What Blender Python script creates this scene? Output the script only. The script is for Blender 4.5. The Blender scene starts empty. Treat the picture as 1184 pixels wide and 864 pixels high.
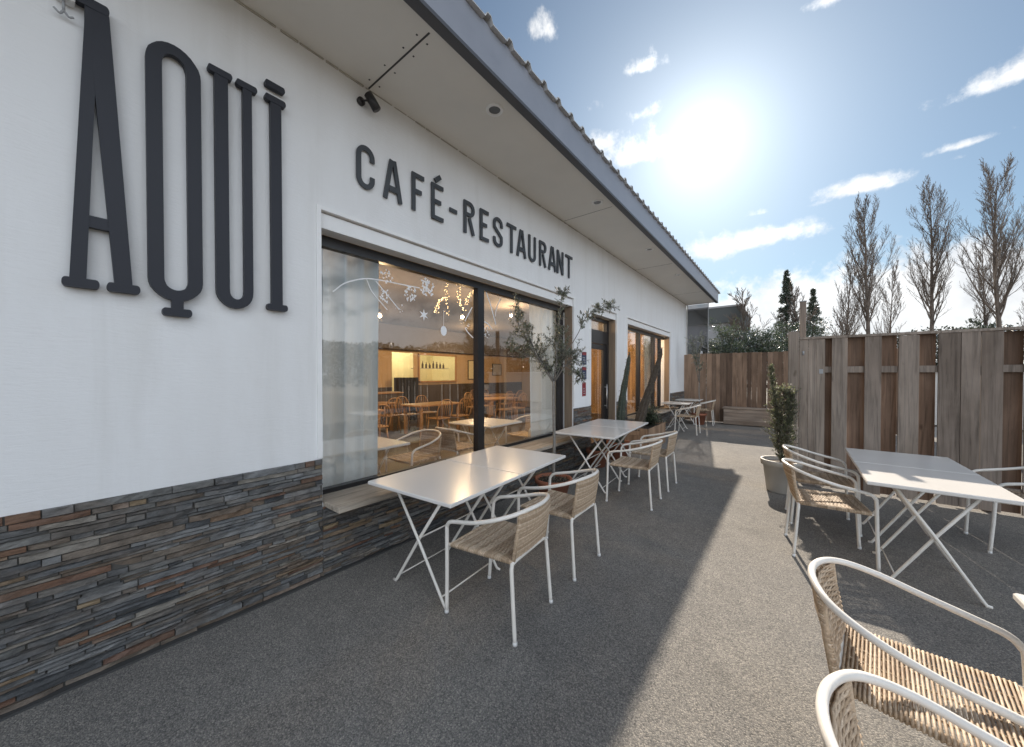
import bpy, math, random
from mathutils import Vector, Matrix, noise
C = bpy.context.scene.collection
SC = bpy.context.scene
R = math.radians
PI = math.pi

# ------------------------------------------------------------------ helpers
class MB:
    """collects shapes; build() links them as ONE mesh object"""
    def __init__(s):
        s.v = []; s.f = []; s.t = []; s.sm = []; s.mi = []
    def face(s, pts, tone=0.5, smooth=False, mi=0):
        b = len(s.v); s.v.extend([tuple(p) for p in pts])
        s.f.append(tuple(range(b, b + len(pts)))); s.t.append(tone); s.sm.append(smooth); s.mi.append(mi)
    def faces(s, verts, faces, tone=0.5, smooth=False, mi=0):
        b = len(s.v); s.v.extend([tuple(p) for p in verts])
        for f in faces:
            s.f.append(tuple(b + i for i in f)); s.t.append(tone); s.sm.append(smooth); s.mi.append(mi)
    def box(s, x0, x1, y0, y1, z0, z1, tone=0.5, bev=0.0, M=None, mi=0, jit=0.0, rnd=None):
        if bev <= 0:
            v = [(x0,y0,z0),(x1,y0,z0),(x1,y1,z0),(x0,y1,z0),(x0,y0,z1),(x1,y0,z1),(x1,y1,z1),(x0,y1,z1)]
            f = [(0,3,2,1),(4,5,6,7),(0,1,5,4),(1,2,6,5),(2,3,7,6),(3,0,4,7)]
        else:
            b = bev; v = []; f = []
            for z, k in ((z0,1),(z0+b,0),(z1-b,0),(z1,1)):
                d = b if k else 0
                c = b
                # octagon ring with chamfered corners
                X0, X1, Y0, Y1 = x0+d, x1-d, y0+d, y1-d
                e = c if not k else c*0.5
                v += [(X0+e,Y0,z),(X1-e,Y0,z),(X1,Y0+e,z),(X1,Y1-e,z),(X1-e,Y1,z),(X0+e,Y1,z),(X0,Y1-e,z),(X0,Y0+e,z)]
            f = [tuple(reversed(range(8))), tuple(range(24,32))]
            for r in range(3):
                for i in range(8):
                    j = (i+1) % 8
                    f.append((r*8+i, r*8+j, r*8+8+j, r*8+8+i))
        if jit and rnd:
            v = [(a+rnd.uniform(-jit,jit), b_+rnd.uniform(-jit,jit), c_+rnd.uniform(-jit,jit)) for a,b_,c_ in v]
        if M is not None:
            v = [tuple(M @ Vector(p)) for p in v]
        s.faces(v, f, tone, False, mi)
    def tube(s, pts, rad, n=8, closed=False, tone=0.5, cap=True, smooth=True, flat=1.0, mi=0, up=None):
        P = [Vector(p) for p in pts]; m = len(P)
        if m < 2: return
        rs = rad if isinstance(rad, (list, tuple)) else [rad]*m
        T = []
        for i in range(m):
            if closed: t = P[(i+1) % m] - P[(i-1) % m]
            else: t = P[min(i+1,m-1)] - P[max(i-1,0)]
            T.append(t.normalized() if t.length > 1e-9 else Vector((0,0,1)))
        t0 = T[0]
        a = Vector(up) if up is not None else (Vector((0,0,1)) if abs(t0.z) < 0.9 else Vector((1,0,0)))
        N = (a - t0*a.dot(t0)).normalized()
        verts = []
        for i in range(m):
            t = T[i]
            N = (N - t*N.dot(t))
            if N.length < 1e-6: N = t.orthogonal()
            N.normalize(); B = t.cross(N)
            for k in range(n):
                an = 2*PI*k/n
                verts.append(P[i] + (N*math.cos(an)*flat + B*math.sin(an))*rs[i])
        fs = []
        for i in range(m if closed else m-1):
            j = (i+1) % m
            for k in range(n):
                l = (k+1) % n
                fs.append((i*n+k, i*n+l, j*n+l, j*n+k))
        if cap and not closed:
            fs.append(tuple(reversed(range(n)))); fs.append(tuple((m-1)*n+k for k in range(n)))
        s.faces(verts, fs, tone, smooth, mi)
    def lathe(s, prof, c=(0,0,0), n=32, tone=0.5, smooth=True, mi=0, wob=0.0):
        v = []; f = []
        for r, z in prof:
            for k in range(n):
                a = 2*PI*k/n
                rr = r*(1+wob*math.sin(3*a+z*9))
                v.append((c[0]+rr*math.cos(a), c[1]+rr*math.sin(a), c[2]+z))
        for i in range(len(prof)-1):
            for k in range(n):
                l = (k+1) % n
                f.append((i*n+k, i*n+l, (i+1)*n+l, (i+1)*n+k))
        s.faces(v, f, tone, smooth, mi)
    def ribbon(s, pts, w, fn, d0, d1, closed=False, tone=0.5, mi=0):
        """flat stroke of width w along 2D polyline, extruded between depths d0,d1; fn maps (u,v,d)->xyz"""
        m = len(pts); ws = w if isinstance(w, (list, tuple)) else [w]*m
        P = [Vector(p) for p in pts]; L = []; Rr = []
        for i in range(m):
            if closed: a, b = P[(i-1) % m], P[(i+1) % m]
            else: a, b = P[max(i-1,0)], P[min(i+1,m-1)]
            t1 = (P[i]-a); t2 = (b-P[i])
            if t1.length < 1e-9: t1 = t2
            if t2.length < 1e-9: t2 = t1
            t1 = t1.normalized(); t2 = t2.normalized()
            n1 = Vector((-t1.y, t1.x)); n2 = Vector((-t2.y, t2.x))
            nn = (n1+n2)
            nn = nn.normalized() if nn.length > 1e-6 else n1
            k = ws[i]*0.5/max(0.35, nn.dot(n1))
            L.append(P[i]+nn*k); Rr.append(P[i]-nn*k)
        v = []
        for p in L: v.append(fn(p.x,p.y,d1))
        for p in Rr: v.append(fn(p.x,p.y,d1))
        for p in L: v.append(fn(p.x,p.y,d0))
        for p in Rr: v.append(fn(p.x,p.y,d0))
        f = []
        for i in range(m if closed else m-1):
            j = (i+1) % m
            f += [(i,j,m+j,m+i),(2*m+i,3*m+i,3*m+j,2*m+j),(i,2*m+i,2*m+j,j),(m+i,m+j,3*m+j,3*m+i)]
        if not closed:
            f += [(0,m,3*m,2*m),(m-1,3*m-1,4*m-1,2*m-1)]
        s.faces(v, f, tone, False, mi)
    def poly(s, pts, fn, d0, d1, tone=0.5, mi=0):
        n = len(pts)
        v = [fn(p[0],p[1],d1) for p in pts] + [fn(p[0],p[1],d0) for p in pts]
        f = [tuple(range(n)), tuple(reversed(range(n,2*n)))]
        for i in range(n):
            j = (i+1) % n; f.append((i,n+i,n+j,j))
        s.faces(v, f, tone, False, mi)
    def sphere(s, c, r, nu=12, nv=8, tone=0.5, sc=(1,1,1), mi=0, smooth=True):
        v = []; f = []
        for i in range(nv+1):
            th = PI*i/nv
            for k in range(nu):
                a = 2*PI*k/nu
                v.append((c[0]+r*sc[0]*math.sin(th)*math.cos(a), c[1]+r*sc[1]*math.sin(th)*math.sin(a), c[2]+r*sc[2]*math.cos(th)))
        for i in range(nv):
            for k in range(nu):
                l = (k+1) % nu
                f.append((i*nu+k, (i+1)*nu+k, (i+1)*nu+l, i*nu+l))
        s.faces(v, f, tone, smooth, mi)
    def leaf(s, p, d, up, L, W, tone, fold=0.15):
        """a folded pointed leaf: two triangles' worth of quad"""
        d = d.normalized(); sd = d.cross(up)
        if sd.length < 1e-4: sd = d.orthogonal()
        sd.normalize(); n = sd.cross(d)
        a = p; b = p + d*L*0.45 + sd*W*0.5 + n*W*fold; c = p + d*L; e = p + d*L*0.45 - sd*W*0.5 + n*W*fold
        s.face((a,b,c,e), tone, False)
    def build(s, name, mat, parent=None):
        me = bpy.data.meshes.new(name)
        me.from_pydata(s.v, [], s.f)
        mats = mat if isinstance(mat, (list, tuple)) else [mat]
        for m in mats: me.materials.append(m)
        me.polygons.foreach_set('use_smooth', s.sm)
        me.polygons.foreach_set('material_index', s.mi)
        at = me.attributes.new('tone', 'FLOAT', 'FACE')
        at.data.foreach_set('value', s.t)
        me.update()
        o = bpy.data.objects.new(name, me); C.objects.link(o)
        if parent is not None: o.parent = parent
        return o

def tag(o, label=None, cat=None, group=None, kind=None):
    if label: o['label'] = label
    if cat: o['category'] = cat
    if group: o['group'] = group
    if kind: o['kind'] = kind
    return o
def empty(name, loc, rz=0, label=None, cat=None, group=None):
    o = bpy.data.objects.new(name, None); C.objects.link(o); o.empty_display_size = 0.1
    o.location = loc; o.rotation_euler = (0,0,rz)
    return tag(o, label, cat, group)
def copy_tree(o, parent=None):
    kids = [c for c in o.children]
    c = o.copy(); C.objects.link(c)
    if parent is not None: c.parent = parent
    for ch in kids: copy_tree(ch, c)
    return c
def smooth_path(pts, k=6, closed=False):
    P = [Vector(p) for p in pts]; m = len(P); out = []
    rng = range(m if closed else m-1)
    for i in rng:
        p0 = P[(i-1) % m] if closed or i > 0 else P[0]*2-P[1]
        p1 = P[i]; p2 = P[(i+1) % m]
        p3 = P[(i+2) % m] if closed or i < m-2 else P[m-1]*2-P[m-2]
        for j in range(k):
            t = j/k
            out.append(0.5*((2*p1)+(-p0+p2)*t+(2*p0-5*p1+4*p2-p3)*t*t+(-p0+3*p1-3*p2+p3)*t**3))
    if not closed: out.append(P[-1])
    return out

# ------------------------------------------------------------------ materials
class NT:
    def __init__(s, m): s.t = m.node_tree; s.n = s.t.nodes; s.l = s.t.links
    def add(s, ty, **kw):
        n = s.n.new(ty)
        for k, v in kw.items():
            if k in ('inp',):
                for a, b in v.items(): s.set(n, a, b)
            else: setattr(n, k, v)
        return n
    def set(s, n, a, b):
        if isinstance(b, bpy.types.NodeSocket): s.l.new(b, n.inputs[a])
        else: n.inputs[a].default_value = b
    def math(s, op, a, b=0.0, c=None):
        n = s.n.new('ShaderNodeMath'); n.operation = op
        s.set(n, 0, a); s.set(n, 1, b)
        if c is not None: s.set(n, 2, c)
        return n.outputs[0]
    def mix(s, f, a, b, bt='MIX'):
        n = s.n.new('ShaderNodeMix'); n.data_type = 'RGBA'; n.blend_type = bt
        s.set(n, 0, f)
        for i, x in ((6,a),(7,b)):
            if isinstance(x, tuple) and len(x) == 3: x = (*x, 1)
            s.set(n, i, x)
        return n.outputs[2]
    def ramp(s, f, stops, interp='LINEAR'):
        n = s.n.new('ShaderNodeValToRGB'); cr = n.color_ramp; cr.interpolation = interp
        while len(cr.elements) < len(stops): cr.elements.new(0.5)
        for e, (p, c) in zip(cr.elements, stops):
            e.position = p; e.color = (*c, 1) if len(c) == 3 else c
        s.set(n, 0, f); return n.outputs[0]
    def noise(s, sc, det=4, rough=0.55, vec=None, dist=0.0):
        n = s.n.new('ShaderNodeTexNoise'); n.inputs['Scale'].default_value = sc
        n.inputs['Detail'].default_value = det; n.inputs['Roughness'].default_value = rough
        n.inputs['Distortion'].default_value = dist
        if vec is not None: s.l.new(vec, n.inputs['Vector'])
        return n.outputs['Fac']
    def pos(s, scale=None, which='Object'):
        o = s.n.new('ShaderNodeTexCoord').outputs[which]
        if scale is None: return o
        m = s.n.new('ShaderNodeMapping'); m.inputs['Scale'].default_value = scale
        s.l.new(o, m.inputs['Vector']); return m.outputs[0]
    def tone(s):
        n = s.n.new('ShaderNodeAttribute'); n.attribute_name = 'tone'; return n.outputs['Fac']
    def bump(s, h, strength=0.3, dist=0.01):
        n = s.n.new('ShaderNodeBump'); n.inputs['Strength'].default_value = strength
        n.inputs['Distance'].default_value = dist; s.l.new(h, n.inputs['Height']); return n.outputs[0]
def mat(name, col=(.5,.5,.5), rough=.5, metal=0., spec=.5, var=0.0, vscale=6.0, bump=0.0, bscale=60.0):
    m = bpy.data.materials.new(name); m.use_nodes = True
    b = m.node_tree.nodes['Principled BSDF']; t = NT(m)
    b.inputs['Base Color'].default_value = (*col,1); b.inputs['Roughness'].default_value = rough
    b.inputs['Metallic'].default_value = metal; b.inputs['Specular IOR Level'].default_value = spec
    if var > 0:
        f = t.noise(vscale, 5, .6, t.pos())
        c2 = tuple(max(0,x*(1-var)) for x in col); c1 = tuple(min(1,x*(1+var)) for x in col)
        t.l.new(t.ramp(f, [(.25,c2),(.75,c1)]), b.inputs['Base Color'])
        t.l.new(t.math('ADD', t.math('MULTIPLY', f, .2), rough-.1), b.inputs['Roughness'])
    if bump > 0:
        t.l.new(t.bump(t.noise(bscale, 4, .6, t.pos()), bump, .01), b.inputs['Normal'])
    return m
def base(m): return m.node_tree.nodes['Principled BSDF'], NT(m)

# white stucco: horizontal, slightly wavy combed roughcast
M = {}
m = mat('white_stucco', (.84,.84,.83), .85); b, t = base(m)
p = t.pos((14,14,70)); n1 = t.noise(1.0, 5, .65, p, .6)
n2 = t.noise(1.3, 3, .5, t.pos((1,1,1)))
t.l.new(t.bump(n1, .30, .008), b.inputs['Normal'])
dirt = t.noise(.9, 6, .65, t.pos((1.5,1.5,.5)))
streak = t.noise(1.0, 5, .6, t.pos((1,5.5,.35)), .3)
col = t.mix(t.ramp(dirt, [(.45,(0,0,0)),(.8,(1,1,1))]), (.78,.785,.785), (.715,.71,.70))
col = t.mix(t.ramp(streak, [(.52,(0,0,0)),(.78,(.30,.30,.30))]), col, (.58,.57,.54))
t.l.new(col, b.inputs['Base Color']); M['stucco'] = m
# slate
m = mat('slate_stone', (.2,.2,.2), .6); b, t = base(m)
tn = t.tone()
c = t.ramp(tn, [(0,(.055,.058,.062)),(.14,(.14,.145,.148)),(.26,(.215,.215,.21)),(.36,(.085,.085,.085)),(.48,(.17,.168,.158)),(.58,(.125,.102,.082)),(.66,(.16,.12,.088)),
                (.75,(.27,.25,.215)),(.82,(.19,.105,.062)),(.90,(.135,.07,.05)),(.97,(.27,.20,.12))], 'LINEAR')
g = t.noise(9, 7, .75, t.pos((.5,1.3,3.2)), .35); g2 = t.noise(3.2, 4, .6, t.pos((1,1,3)))
c = t.mix(t.ramp(g2, [(.48,(0,0,0)),(.70,(.5,.5,.5))]), c, (.16,.12,.088))
c = t.mix(1.0, c, t.ramp(g, [(.25,(.34,.345,.355)),(.7,(1.28,1.28,1.28))]), 'MULTIPLY')
t.l.new(c, b.inputs['Base Color'])
t.l.new(t.ramp(g, [(.3,(.75,.75,.75)),(.7,(.42,.42,.42))]), b.inputs['Roughness'])
t.l.new(t.bump(t.noise(14, 8, .7, t.pos((1,1.4,3)), .2), .9, .010), b.inputs['Normal']); M['slate'] = m
# terrace: needle-felt / bound rubber matting with a woven grain
m = mat('terrace_matting', (.13,.13,.13), .95, spec=.25); b, t = base(m)
vo = t.add('ShaderNodeTexVoronoi'); vo.inputs['Scale'].default_value = 150; vo.inputs['Randomness'].default_value = .85
t.l.new(t.pos(), vo.inputs['Vector'])
vd = vo.outputs['Distance']
gr = t.noise(150, 3, .7, t.pos()); big = t.noise(.7, 5, .6, t.pos()); mid = t.noise(7, 4, .6, t.pos())
c = t.ramp(vd, [(.05,(.285,.270,.248)),(.55,(.215,.206,.192)),(.9,(.135,.132,.127))])
vc = t.add('ShaderNodeSeparateColor'); t.l.new(vo.outputs['Color'], vc.inputs[0])
c = t.mix(1.0, c, t.ramp(vc.outputs[0], [(0,(.68,.68,.69)),(.6,(1.0,1.0,1.0)),(1,(1.4,1.37,1.32))]), 'MULTIPLY')
c = t.mix(1.0, c, t.ramp(gr, [(.3,(.7,.7,.7)),(.7,(1.25,1.25,1.25))]), 'MULTIPLY')
c = t.mix(1.0, c, t.ramp(big, [(.3,(.84,.84,.85)),(.7,(1.12,1.11,1.09))]), 'MULTIPLY')
c = t.mix(1.0, c, t.ramp(mid, [(.3,(.92,.92,.92)),(.7,(1.07,1.07,1.07))]), 'MULTIPLY')
stn = t.noise(1.9, 7, .7, t.pos((1,.7,1)), .6); spt = t.noise(23, 2, .5, t.pos())
c = t.mix(t.ramp(stn, [(.55,(0,0,0)),(.74,(.34,.34,.34))]), c, (.075,.072,.068))
c = t.mix(t.ramp(spt, [(.74,(0,0,0)),(.80,(.4,.4,.4))]), c, (.06,.055,.05))
t.l.new(c, b.inputs['Base Color'])
t.l.new(t.bump(t.math('MULTIPLY', t.math('ADD', vd, t.math('MULTIPLY', gr, .4)), -1.0), .55, .005), b.inputs['Normal']); M['terrace'] = m
m = mat('outer_ground', (.16,.15,.13), .95, var=.35, vscale=.5, bump=.3, bscale=30); M['outer'] = m
m = mat('pale_gravel', (.34,.32,.29), .95, var=.2, vscale=8, bump=.5, bscale=80); M['gravel'] = m
# painted things
M['soffit'] = mat('soffit_paint', (.74,.715,.665), .55, var=.05, vscale=1.5)
M['joint'] = mat('dark_joint', (.05,.05,.05), .7)
M['fascia'] = mat('grey_blue_metal', (.265,.278,.315), .42, metal=.05, var=.08, vscale=3)
M['fascia_dark'] = mat('dark_drip_edge', (.07,.072,.08), .5)
M['roof'] = mat('zinc_roof', (.47,.47,.465), .6, metal=.0, var=.18, vscale=5)
M['black'] = mat('dark_bronze_frame', (.018,.017,.018), .35, var=.1, vscale=8)
M['letter'] = mat('blue_black_letter', (.024,.026,.034), .5, spec=.35, var=.12, vscale=4)
M['letter2'] = mat('charcoal_letter', (.045,.05,.056), .45, var=.12, vscale=6)
M['white_trim'] = mat('white_trim', (.8,.8,.79), .45, var=.04, vscale=4)
M['grey_line'] = mat('grey_trim', (.32,.33,.34), .5)
m = mat('tan_jamb', (.33,.215,.125), .5); b, t = base(m)
t.l.new(t.ramp(t.noise(2.2, 6, .6, t.pos((8,8,.7)), .4), [(.3,(.20,.145,.10)),(.7,(.29,.215,.15))]), b.inputs['Base Color']); M['tan'] = m
def wood(name, lo, hi, rough=.8, gz=(26,26,1.1), toneamt=.6, axis=None):
    m = mat(name, lo, rough, spec=.2); b, t = base(m)
    tn = t.tone()
    cx = t.add('ShaderNodeCombineXYZ'); t.set(cx,0,t.math('MULTIPLY',tn,37.0)); t.set(cx,1,t.math('MULTIPLY',tn,71.0)); t.set(cx,2,t.math('MULTIPLY',tn,13.0))
    va = t.add('ShaderNodeVectorMath', operation='ADD'); t.l.new(t.pos(gz), va.inputs[0]); t.l.new(cx.outputs[0], va.inputs[1])
    g = t.noise(1.0, 7, .65, va.outputs[0], 1.2)
    vb = t.add('ShaderNodeVectorMath', operation='ADD'); t.l.new(t.pos(tuple(x*.12 if x > 5 else x*1.0 for x in gz)), vb.inputs[0]); t.l.new(cx.outputs[0], vb.inputs[1])
    w = t.noise(1.0, 4, .55, vb.outputs[0], .4)
    knot = t.noise(2.6, 2, .5, vb.outputs[0])
    c = t.mix(t.ramp(tn, [(0,(0,0,0)),(1,(1,1,1))]), lo, hi)
    c = t.mix(1.0, c, t.ramp(g, [(.28,(.50,.49,.48)),(.5,(1,1,1)),(.75,(1.28,1.25,1.22))]), 'MULTIPLY')
    c = t.mix(1.0, c, t.ramp(w, [(.3,(.66,.64,.62)),(.7,(1.22,1.22,1.22))]), 'MULTIPLY')
    c = t.mix(1.0, c, t.ramp(knot, [(.20,(.35,.31,.28)),(.29,(1,1,1))]), 'MULTIPLY')
    t.l.new(c, b.inputs['Base Color'])
    t.l.new(t.bump(g, .35, .006), b.inputs['Normal'])
    return m
M['fence_grey'] = wood('weathered_board', (.235,.192,.160), (.345,.295,.25))
M['fence_brown'] = wood('brown_board', (.115,.076,.054), (.19,.13,.095))
M['fence_back'] = wood('red_brown_board', (.12,.082,.06), (.32,.22,.155))
M['sill'] = wood('weathered_sill', (.33,.285,.23), (.42,.37,.31), gz=(26,1.3,26))
M['chest'] = wood('chest_plank', (.26,.21,.17), (.36,.30,.25), gz=(1.2,26,26))
M['planter'] = wood('planter_plank', (.25,.165,.11), (.36,.25,.17))
# furniture
m = mat('white_table_metal', (.66,.64,.615), .24, spec=.6); b, t = base(m)
t.l.new(t.ramp(t.noise(1.7, 3, .5, t.pos()), [(.3,(.70,.68,.65)),(.7,(.75,.73,.70))]), b.inputs['Base Color'])
M['table'] = m
M['tube'] = mat('cream_tube_paint', (.76,.725,.67), .32, spec=.5, var=.07, vscale=14)
m = mat('rattan', (.44,.31,.19), .62, spec=.3); b, t = base(m)
tn = t.tone()
c = t.ramp(tn, [(0,(.40,.295,.20)),(.5,(.53,.415,.30)),(1,(.68,.56,.43))])
c = t.mix(1.0, c, t.ramp(t.noise(55, 4, .7, t.pos()), [(.3,(.68,.66,.64)),(.7,(1.18,1.17,1.15))]), 'MULTIPLY')
t.l.new(c, b.inputs['Base Color'])
t.l.new(t.bump(t.noise(260, 2, .6, t.pos()), .4, .003), b.inputs['Normal']); M['rattan'] = m
M['terracotta'] = mat('terracotta', (.30,.115,.065), .75, var=.25, vscale=7, bump=.15)
M['greypot'] = mat('taupe_plastic_pot', (.47,.435,.385), .55, var=.07, vscale=6)
M['soil'] = mat('soil', (.045,.033,.025), .95, var=.4, vscale=30, bump=.9, bscale=50)
M['bark'] = mat('bark', (.115,.095,.075), .9, var=.35, vscale=25, bump=.7, bscale=40)
M['pale_bark'] = mat('pale_olive_bark', (.20,.185,.165), .85, var=.3, vscale=25, bump=.5, bscale=40)
M['twig'] = mat('winter_twig', (.15,.12,.098), .9, var=.3, vscale=2)
def leafmat(name, a, bcol, cc, trans=.3):
    m = bpy.data.materials.new(name); m.use_nodes = True; t = NT(m); t.n.remove(t.n['Principled BSDF'])
    out = t.n['Material Output']
    col = t.ramp(t.tone(), [(0,a),(.5,bcol),(1,cc)])
    d = t.add('ShaderNodeBsdfDiffuse'); t.l.new(col, d.inputs[0])
    tr = t.add('ShaderNodeBsdfTranslucent'); t.l.new(col, tr.inputs[0])
    g = t.add('ShaderNodeBsdfGlossy'); g.inputs['Roughness'].default_value = .4; g.inputs[0].default_value = (.6,.6,.6,1)
    m1 = t.add('ShaderNodeMixShader'); m1.inputs[0].default_value = trans; t.l.new(d.outputs[0], m1.inputs[1]); t.l.new(tr.outputs[0], m1.inputs[2])
    fr = t.add('ShaderNodeFresnel'); fr.inputs[0].default_value = 1.35
    m2 = t.add('ShaderNodeMixShader'); t.l.new(fr.outputs[0], m2.inputs[0]); t.l.new(m1.outputs[0], m2.inputs[1]); t.l.new(g.outputs[0], m2.inputs[2])
    t.l.new(m2.outputs[0], out.inputs[0]); return m
M['olive_leaf'] = leafmat('olive_leaf', (.085,.105,.06), (.18,.205,.135), (.33,.355,.27), .45)
M['box_leaf'] = leafmat('shrub_leaf', (.08,.10,.05), (.18,.20,.105), (.38,.37,.22), .5)
M['ever_leaf'] = leafmat('evergreen_leaf', (.032,.050,.030), (.068,.092,.052), (.125,.15,.085), .32)
M['cypress_leaf'] = leafmat('cypress_leaf', (.034,.048,.030), (.062,.083,.05), (.105,.128,.075), .3)
M['wood_leaf'] = leafmat('far_wood_leaf', (.035,.042,.028), (.06,.066,.045), (.10,.095,.068), .2)
M['dry_leaf'] = leafmat('dry_leaf', (.06,.05,.03), (.11,.09,.06), (.2,.16,.11), .3)
M['cactus'] = mat('cactus_skin', (.036,.046,.030), .6, var=.4, vscale=12, bump=.4, bscale=30)
M['spine'] = mat('cactus_spine', (.28,.24,.18), .8)
M['dead_stem'] = mat('dry_brown_stem', (.058,.046,.034), .9, var=.4, vscale=14, bump=.6, bscale=30)
# glass: clear pane, mirror part by Fresnel of its two faces
def glassmat(name, tint=(.86,.87,.86), gain=1.75, ior=1.5, bumpy=0.0):
    m = bpy.data.materials.new(name); m.use_nodes = True; t = NT(m); t.n.remove(t.n['Principled BSDF'])
    tr = t.add('ShaderNodeBsdfTransparent'); tr.inputs[0].default_value = (*tint,1)
    g = t.add('ShaderNodeBsdfGlossy'); g.inputs['Roughness'].default_value = 0.0; g.inputs[0].default_value = (.98,.96,.95,1)
    ge = t.add('ShaderNodeNewGeometry'); dt = t.add('ShaderNodeVectorMath', operation='DOT_PRODUCT')
    t.l.new(ge.outputs['Normal'], dt.inputs[0]); t.l.new(ge.outputs['Incoming'], dt.inputs[1])
    om = t.math('SUBTRACT', 1.0, t.math('MINIMUM', t.math('ABSOLUTE', dt.outputs['Value']), 1.0))
    k = t.math('MINIMUM', t.math('MULTIPLY', t.math('ADD', .04, t.math('MULTIPLY', t.math('POWER', om, 5.0), .96)), gain), 1.0)
    if bumpy:
        nb = t.bump(t.noise(.9, 1, .4, t.pos()), bumpy, .02); t.l.new(nb, g.inputs['Normal'])
    mx = t.add('ShaderNodeMixShader'); t.l.new(k, mx.inputs[0]); t.l.new(tr.outputs[0], mx.inputs[1]); t.l.new(g.outputs[0], mx.inputs[2])
    t.l.new(mx.outputs[0], t.n['Material Output'].inputs[0]); return m
M['glass'] = glassmat('window_glass', (.96,.965,.96), 2.0, 1.5, .05)
M['glass_dark'] = glassmat('smoked_glass', (.50,.51,.53), 2.6)
m = bpy.data.materials.new('curtain_cloth'); m.use_nodes = True; t = NT(m); t.n.remove(t.n['Principled BSDF'])
d = t.add('ShaderNodeBsdfDiffuse'); d.inputs[0].default_value = (.76,.79,.79,1)
tr = t.add('ShaderNodeBsdfTranslucent'); tr.inputs[0].default_value = (.60,.62,.62,1)
mx = t.add('ShaderNodeMixShader'); mx.inputs[0].default_value = .12
t.l.new(d.outputs[0], mx.inputs[1]); t.l.new(tr.outputs[0], mx.inputs[2]); t.l.new(mx.outputs[0], t.n['Material Output'].inputs[0]); M['curtain'] = m
# interior
M['int_floor'] = mat('brown_floor', (.065,.05,.04), .5, var=.2, vscale=3)
M['int_wall'] = mat('tan_wall', (.50,.36,.22), .85, var=.06, vscale=2)
M['int_ceiling'] = mat('dark_ceiling', (.10,.085,.075), .9)
M['wainscot'] = mat('dark_wainscot', (.055,.042,.034), .6, var=.2, vscale=4)
M['int_wood'] = mat('oak_furniture', (.38,.215,.095), .42, var=.2, vscale=6)
M['int_dark'] = mat('dark_furniture', (.07,.055,.045), .5, var=.2)
M['slatwood'] = wood('lit_slat_wood', (.48,.29,.12), (.60,.38,.17))
M['steel'] = mat('brushed_steel', (.5,.5,.5), .35, metal=.9)
M['kitchen'] = mat('pale_kitchen', (.75,.68,.45), .7)
M['dark_cloth'] = mat('dark_cloth', (.035,.036,.042), .9)
M['decal'] = mat('white_decal', (.82,.82,.82), .6)
def emit(name, col, s):
    m = bpy.data.materials.new(name); m.use_nodes = True; t = NT(m); t.n.remove(t.n['Principled BSDF'])
    e = t.add('ShaderNodeEmission'); e.inputs[0].default_value = (*col,1); e.inputs[1].default_value = s
    t.l.new(e.outputs[0], t.n['Material Output'].inputs[0]); return m
M['bulb'] = emit('warm_bulb', (1,.74,.42), 40)
M['fairy'] = emit('fairy_light', (1,.62,.27), 6)
M['tubelight'] = emit('ceiling_tube', (1,.9,.62), 6)
M['lens'] = mat('lamp_lens', (.10,.10,.10), .2)
M['red'] = mat('red_print', (.25,.03,.035), .5, var=.1)
M['blue'] = mat('blue_print', (.03,.05,.10), .5, var=.3, vscale=18)
M['paper'] = mat('white_print', (.40,.40,.42), .5)
M['greybuild'] = mat('grey_render', (.32,.32,.33), .8, var=.08)
M['palewall'] = mat('pale_wall', (.6,.59,.56), .85, var=.08)
M['darkroof'] = mat('dark_flat_roof', (.07,.078,.078), .7)

# ------------------------------------------------------------------ ground
def plane(name, x0,x1,y0,y1,z,mt,label=None):
    q = MB(); q.face([(x0,y0,z),(x1,y0,z),(x1,y1,z),(x0,y1,z)])
    o = q.build(name, mt); tag(o, kind='structure'); return o
plane('ground', -400,400,-300,700,-.06, M['outer'])
plane('gravel_yard', -12,60,13.6,40,-.05, M['gravel'])
q = MB(); q.box(0.0,9.5,-9,13.25,-.055,0.0)
tag(q.build('terrace', M['terrace']), kind='structure')

# ------------------------------------------------------------------ building
YA, YB = -9.0, 13.42          # wall ends
SZ = 3.95                     # soffit height
OPEN = [(1.24,5.25,.565,2.80),(5.90,7.10,0.03,2.80),(7.72,11.30,.565,2.80)]
bld = empty('cafe_building', (0,0,0), 0, 'long white rendered cafe with slate base, wide eaves and big dark framed windows', 'building')
def wall_sheet(mb, X, ys, zs, opens, flip):
    for i in range(len(ys)-1):
        for j in range(len(zs)-1):
            y0,y1,z0,z1 = ys[i],ys[i+1],zs[j],zs[j+1]
            cy, cz = (y0+y1)/2, (z0+z1)/2
            if any(a<cy<b_ and c0<cz<d0 for a,b_,c0,d0 in opens): continue
            pts = [(X,y0,z0),(X,y1,z0),(X,y1,z1),(X,y0,z1)]
            mb.face(pts if not flip else pts[::-1])
ys = sorted({YA,YB,*[o_[0] for o_ in OPEN],*[o_[1] for o_ in OPEN]}); zs = sorted({0.0,SZ+.3,*[o_[2] for o_ in OPEN],*[o_[3] for o_ in OPEN]})
q = MB(); wall_sheet(q, 0.0, ys, zs, OPEN, False)
for a,b_,c0,d0 in OPEN:   # reveals 4 cm deep in render
    q.face([(0,a,c0),(0,a,d0),(-.30,a,d0),(-.30,a,c0)]); q.face([(0,b_,c0),(-.30,b_,c0),(-.30,b_,d0),(0,b_,d0)])
    q.face([(0,a,d0),(0,b_,d0),(-.30,b_,d0),(-.30,a,d0)]); q.face([(0,a,c0),(-.30,a,c0),(-.30,b_,c0),(0,b_,c0)])
q.face([(0,YB,0),(-9,YB,0),(-9,YB,SZ+.3),(0,YB,SZ+.3)]); q.face([(0,YA,0),(0,YA,SZ+.3),(-9,YA,SZ+.3),(-9,YA,0)])
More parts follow.
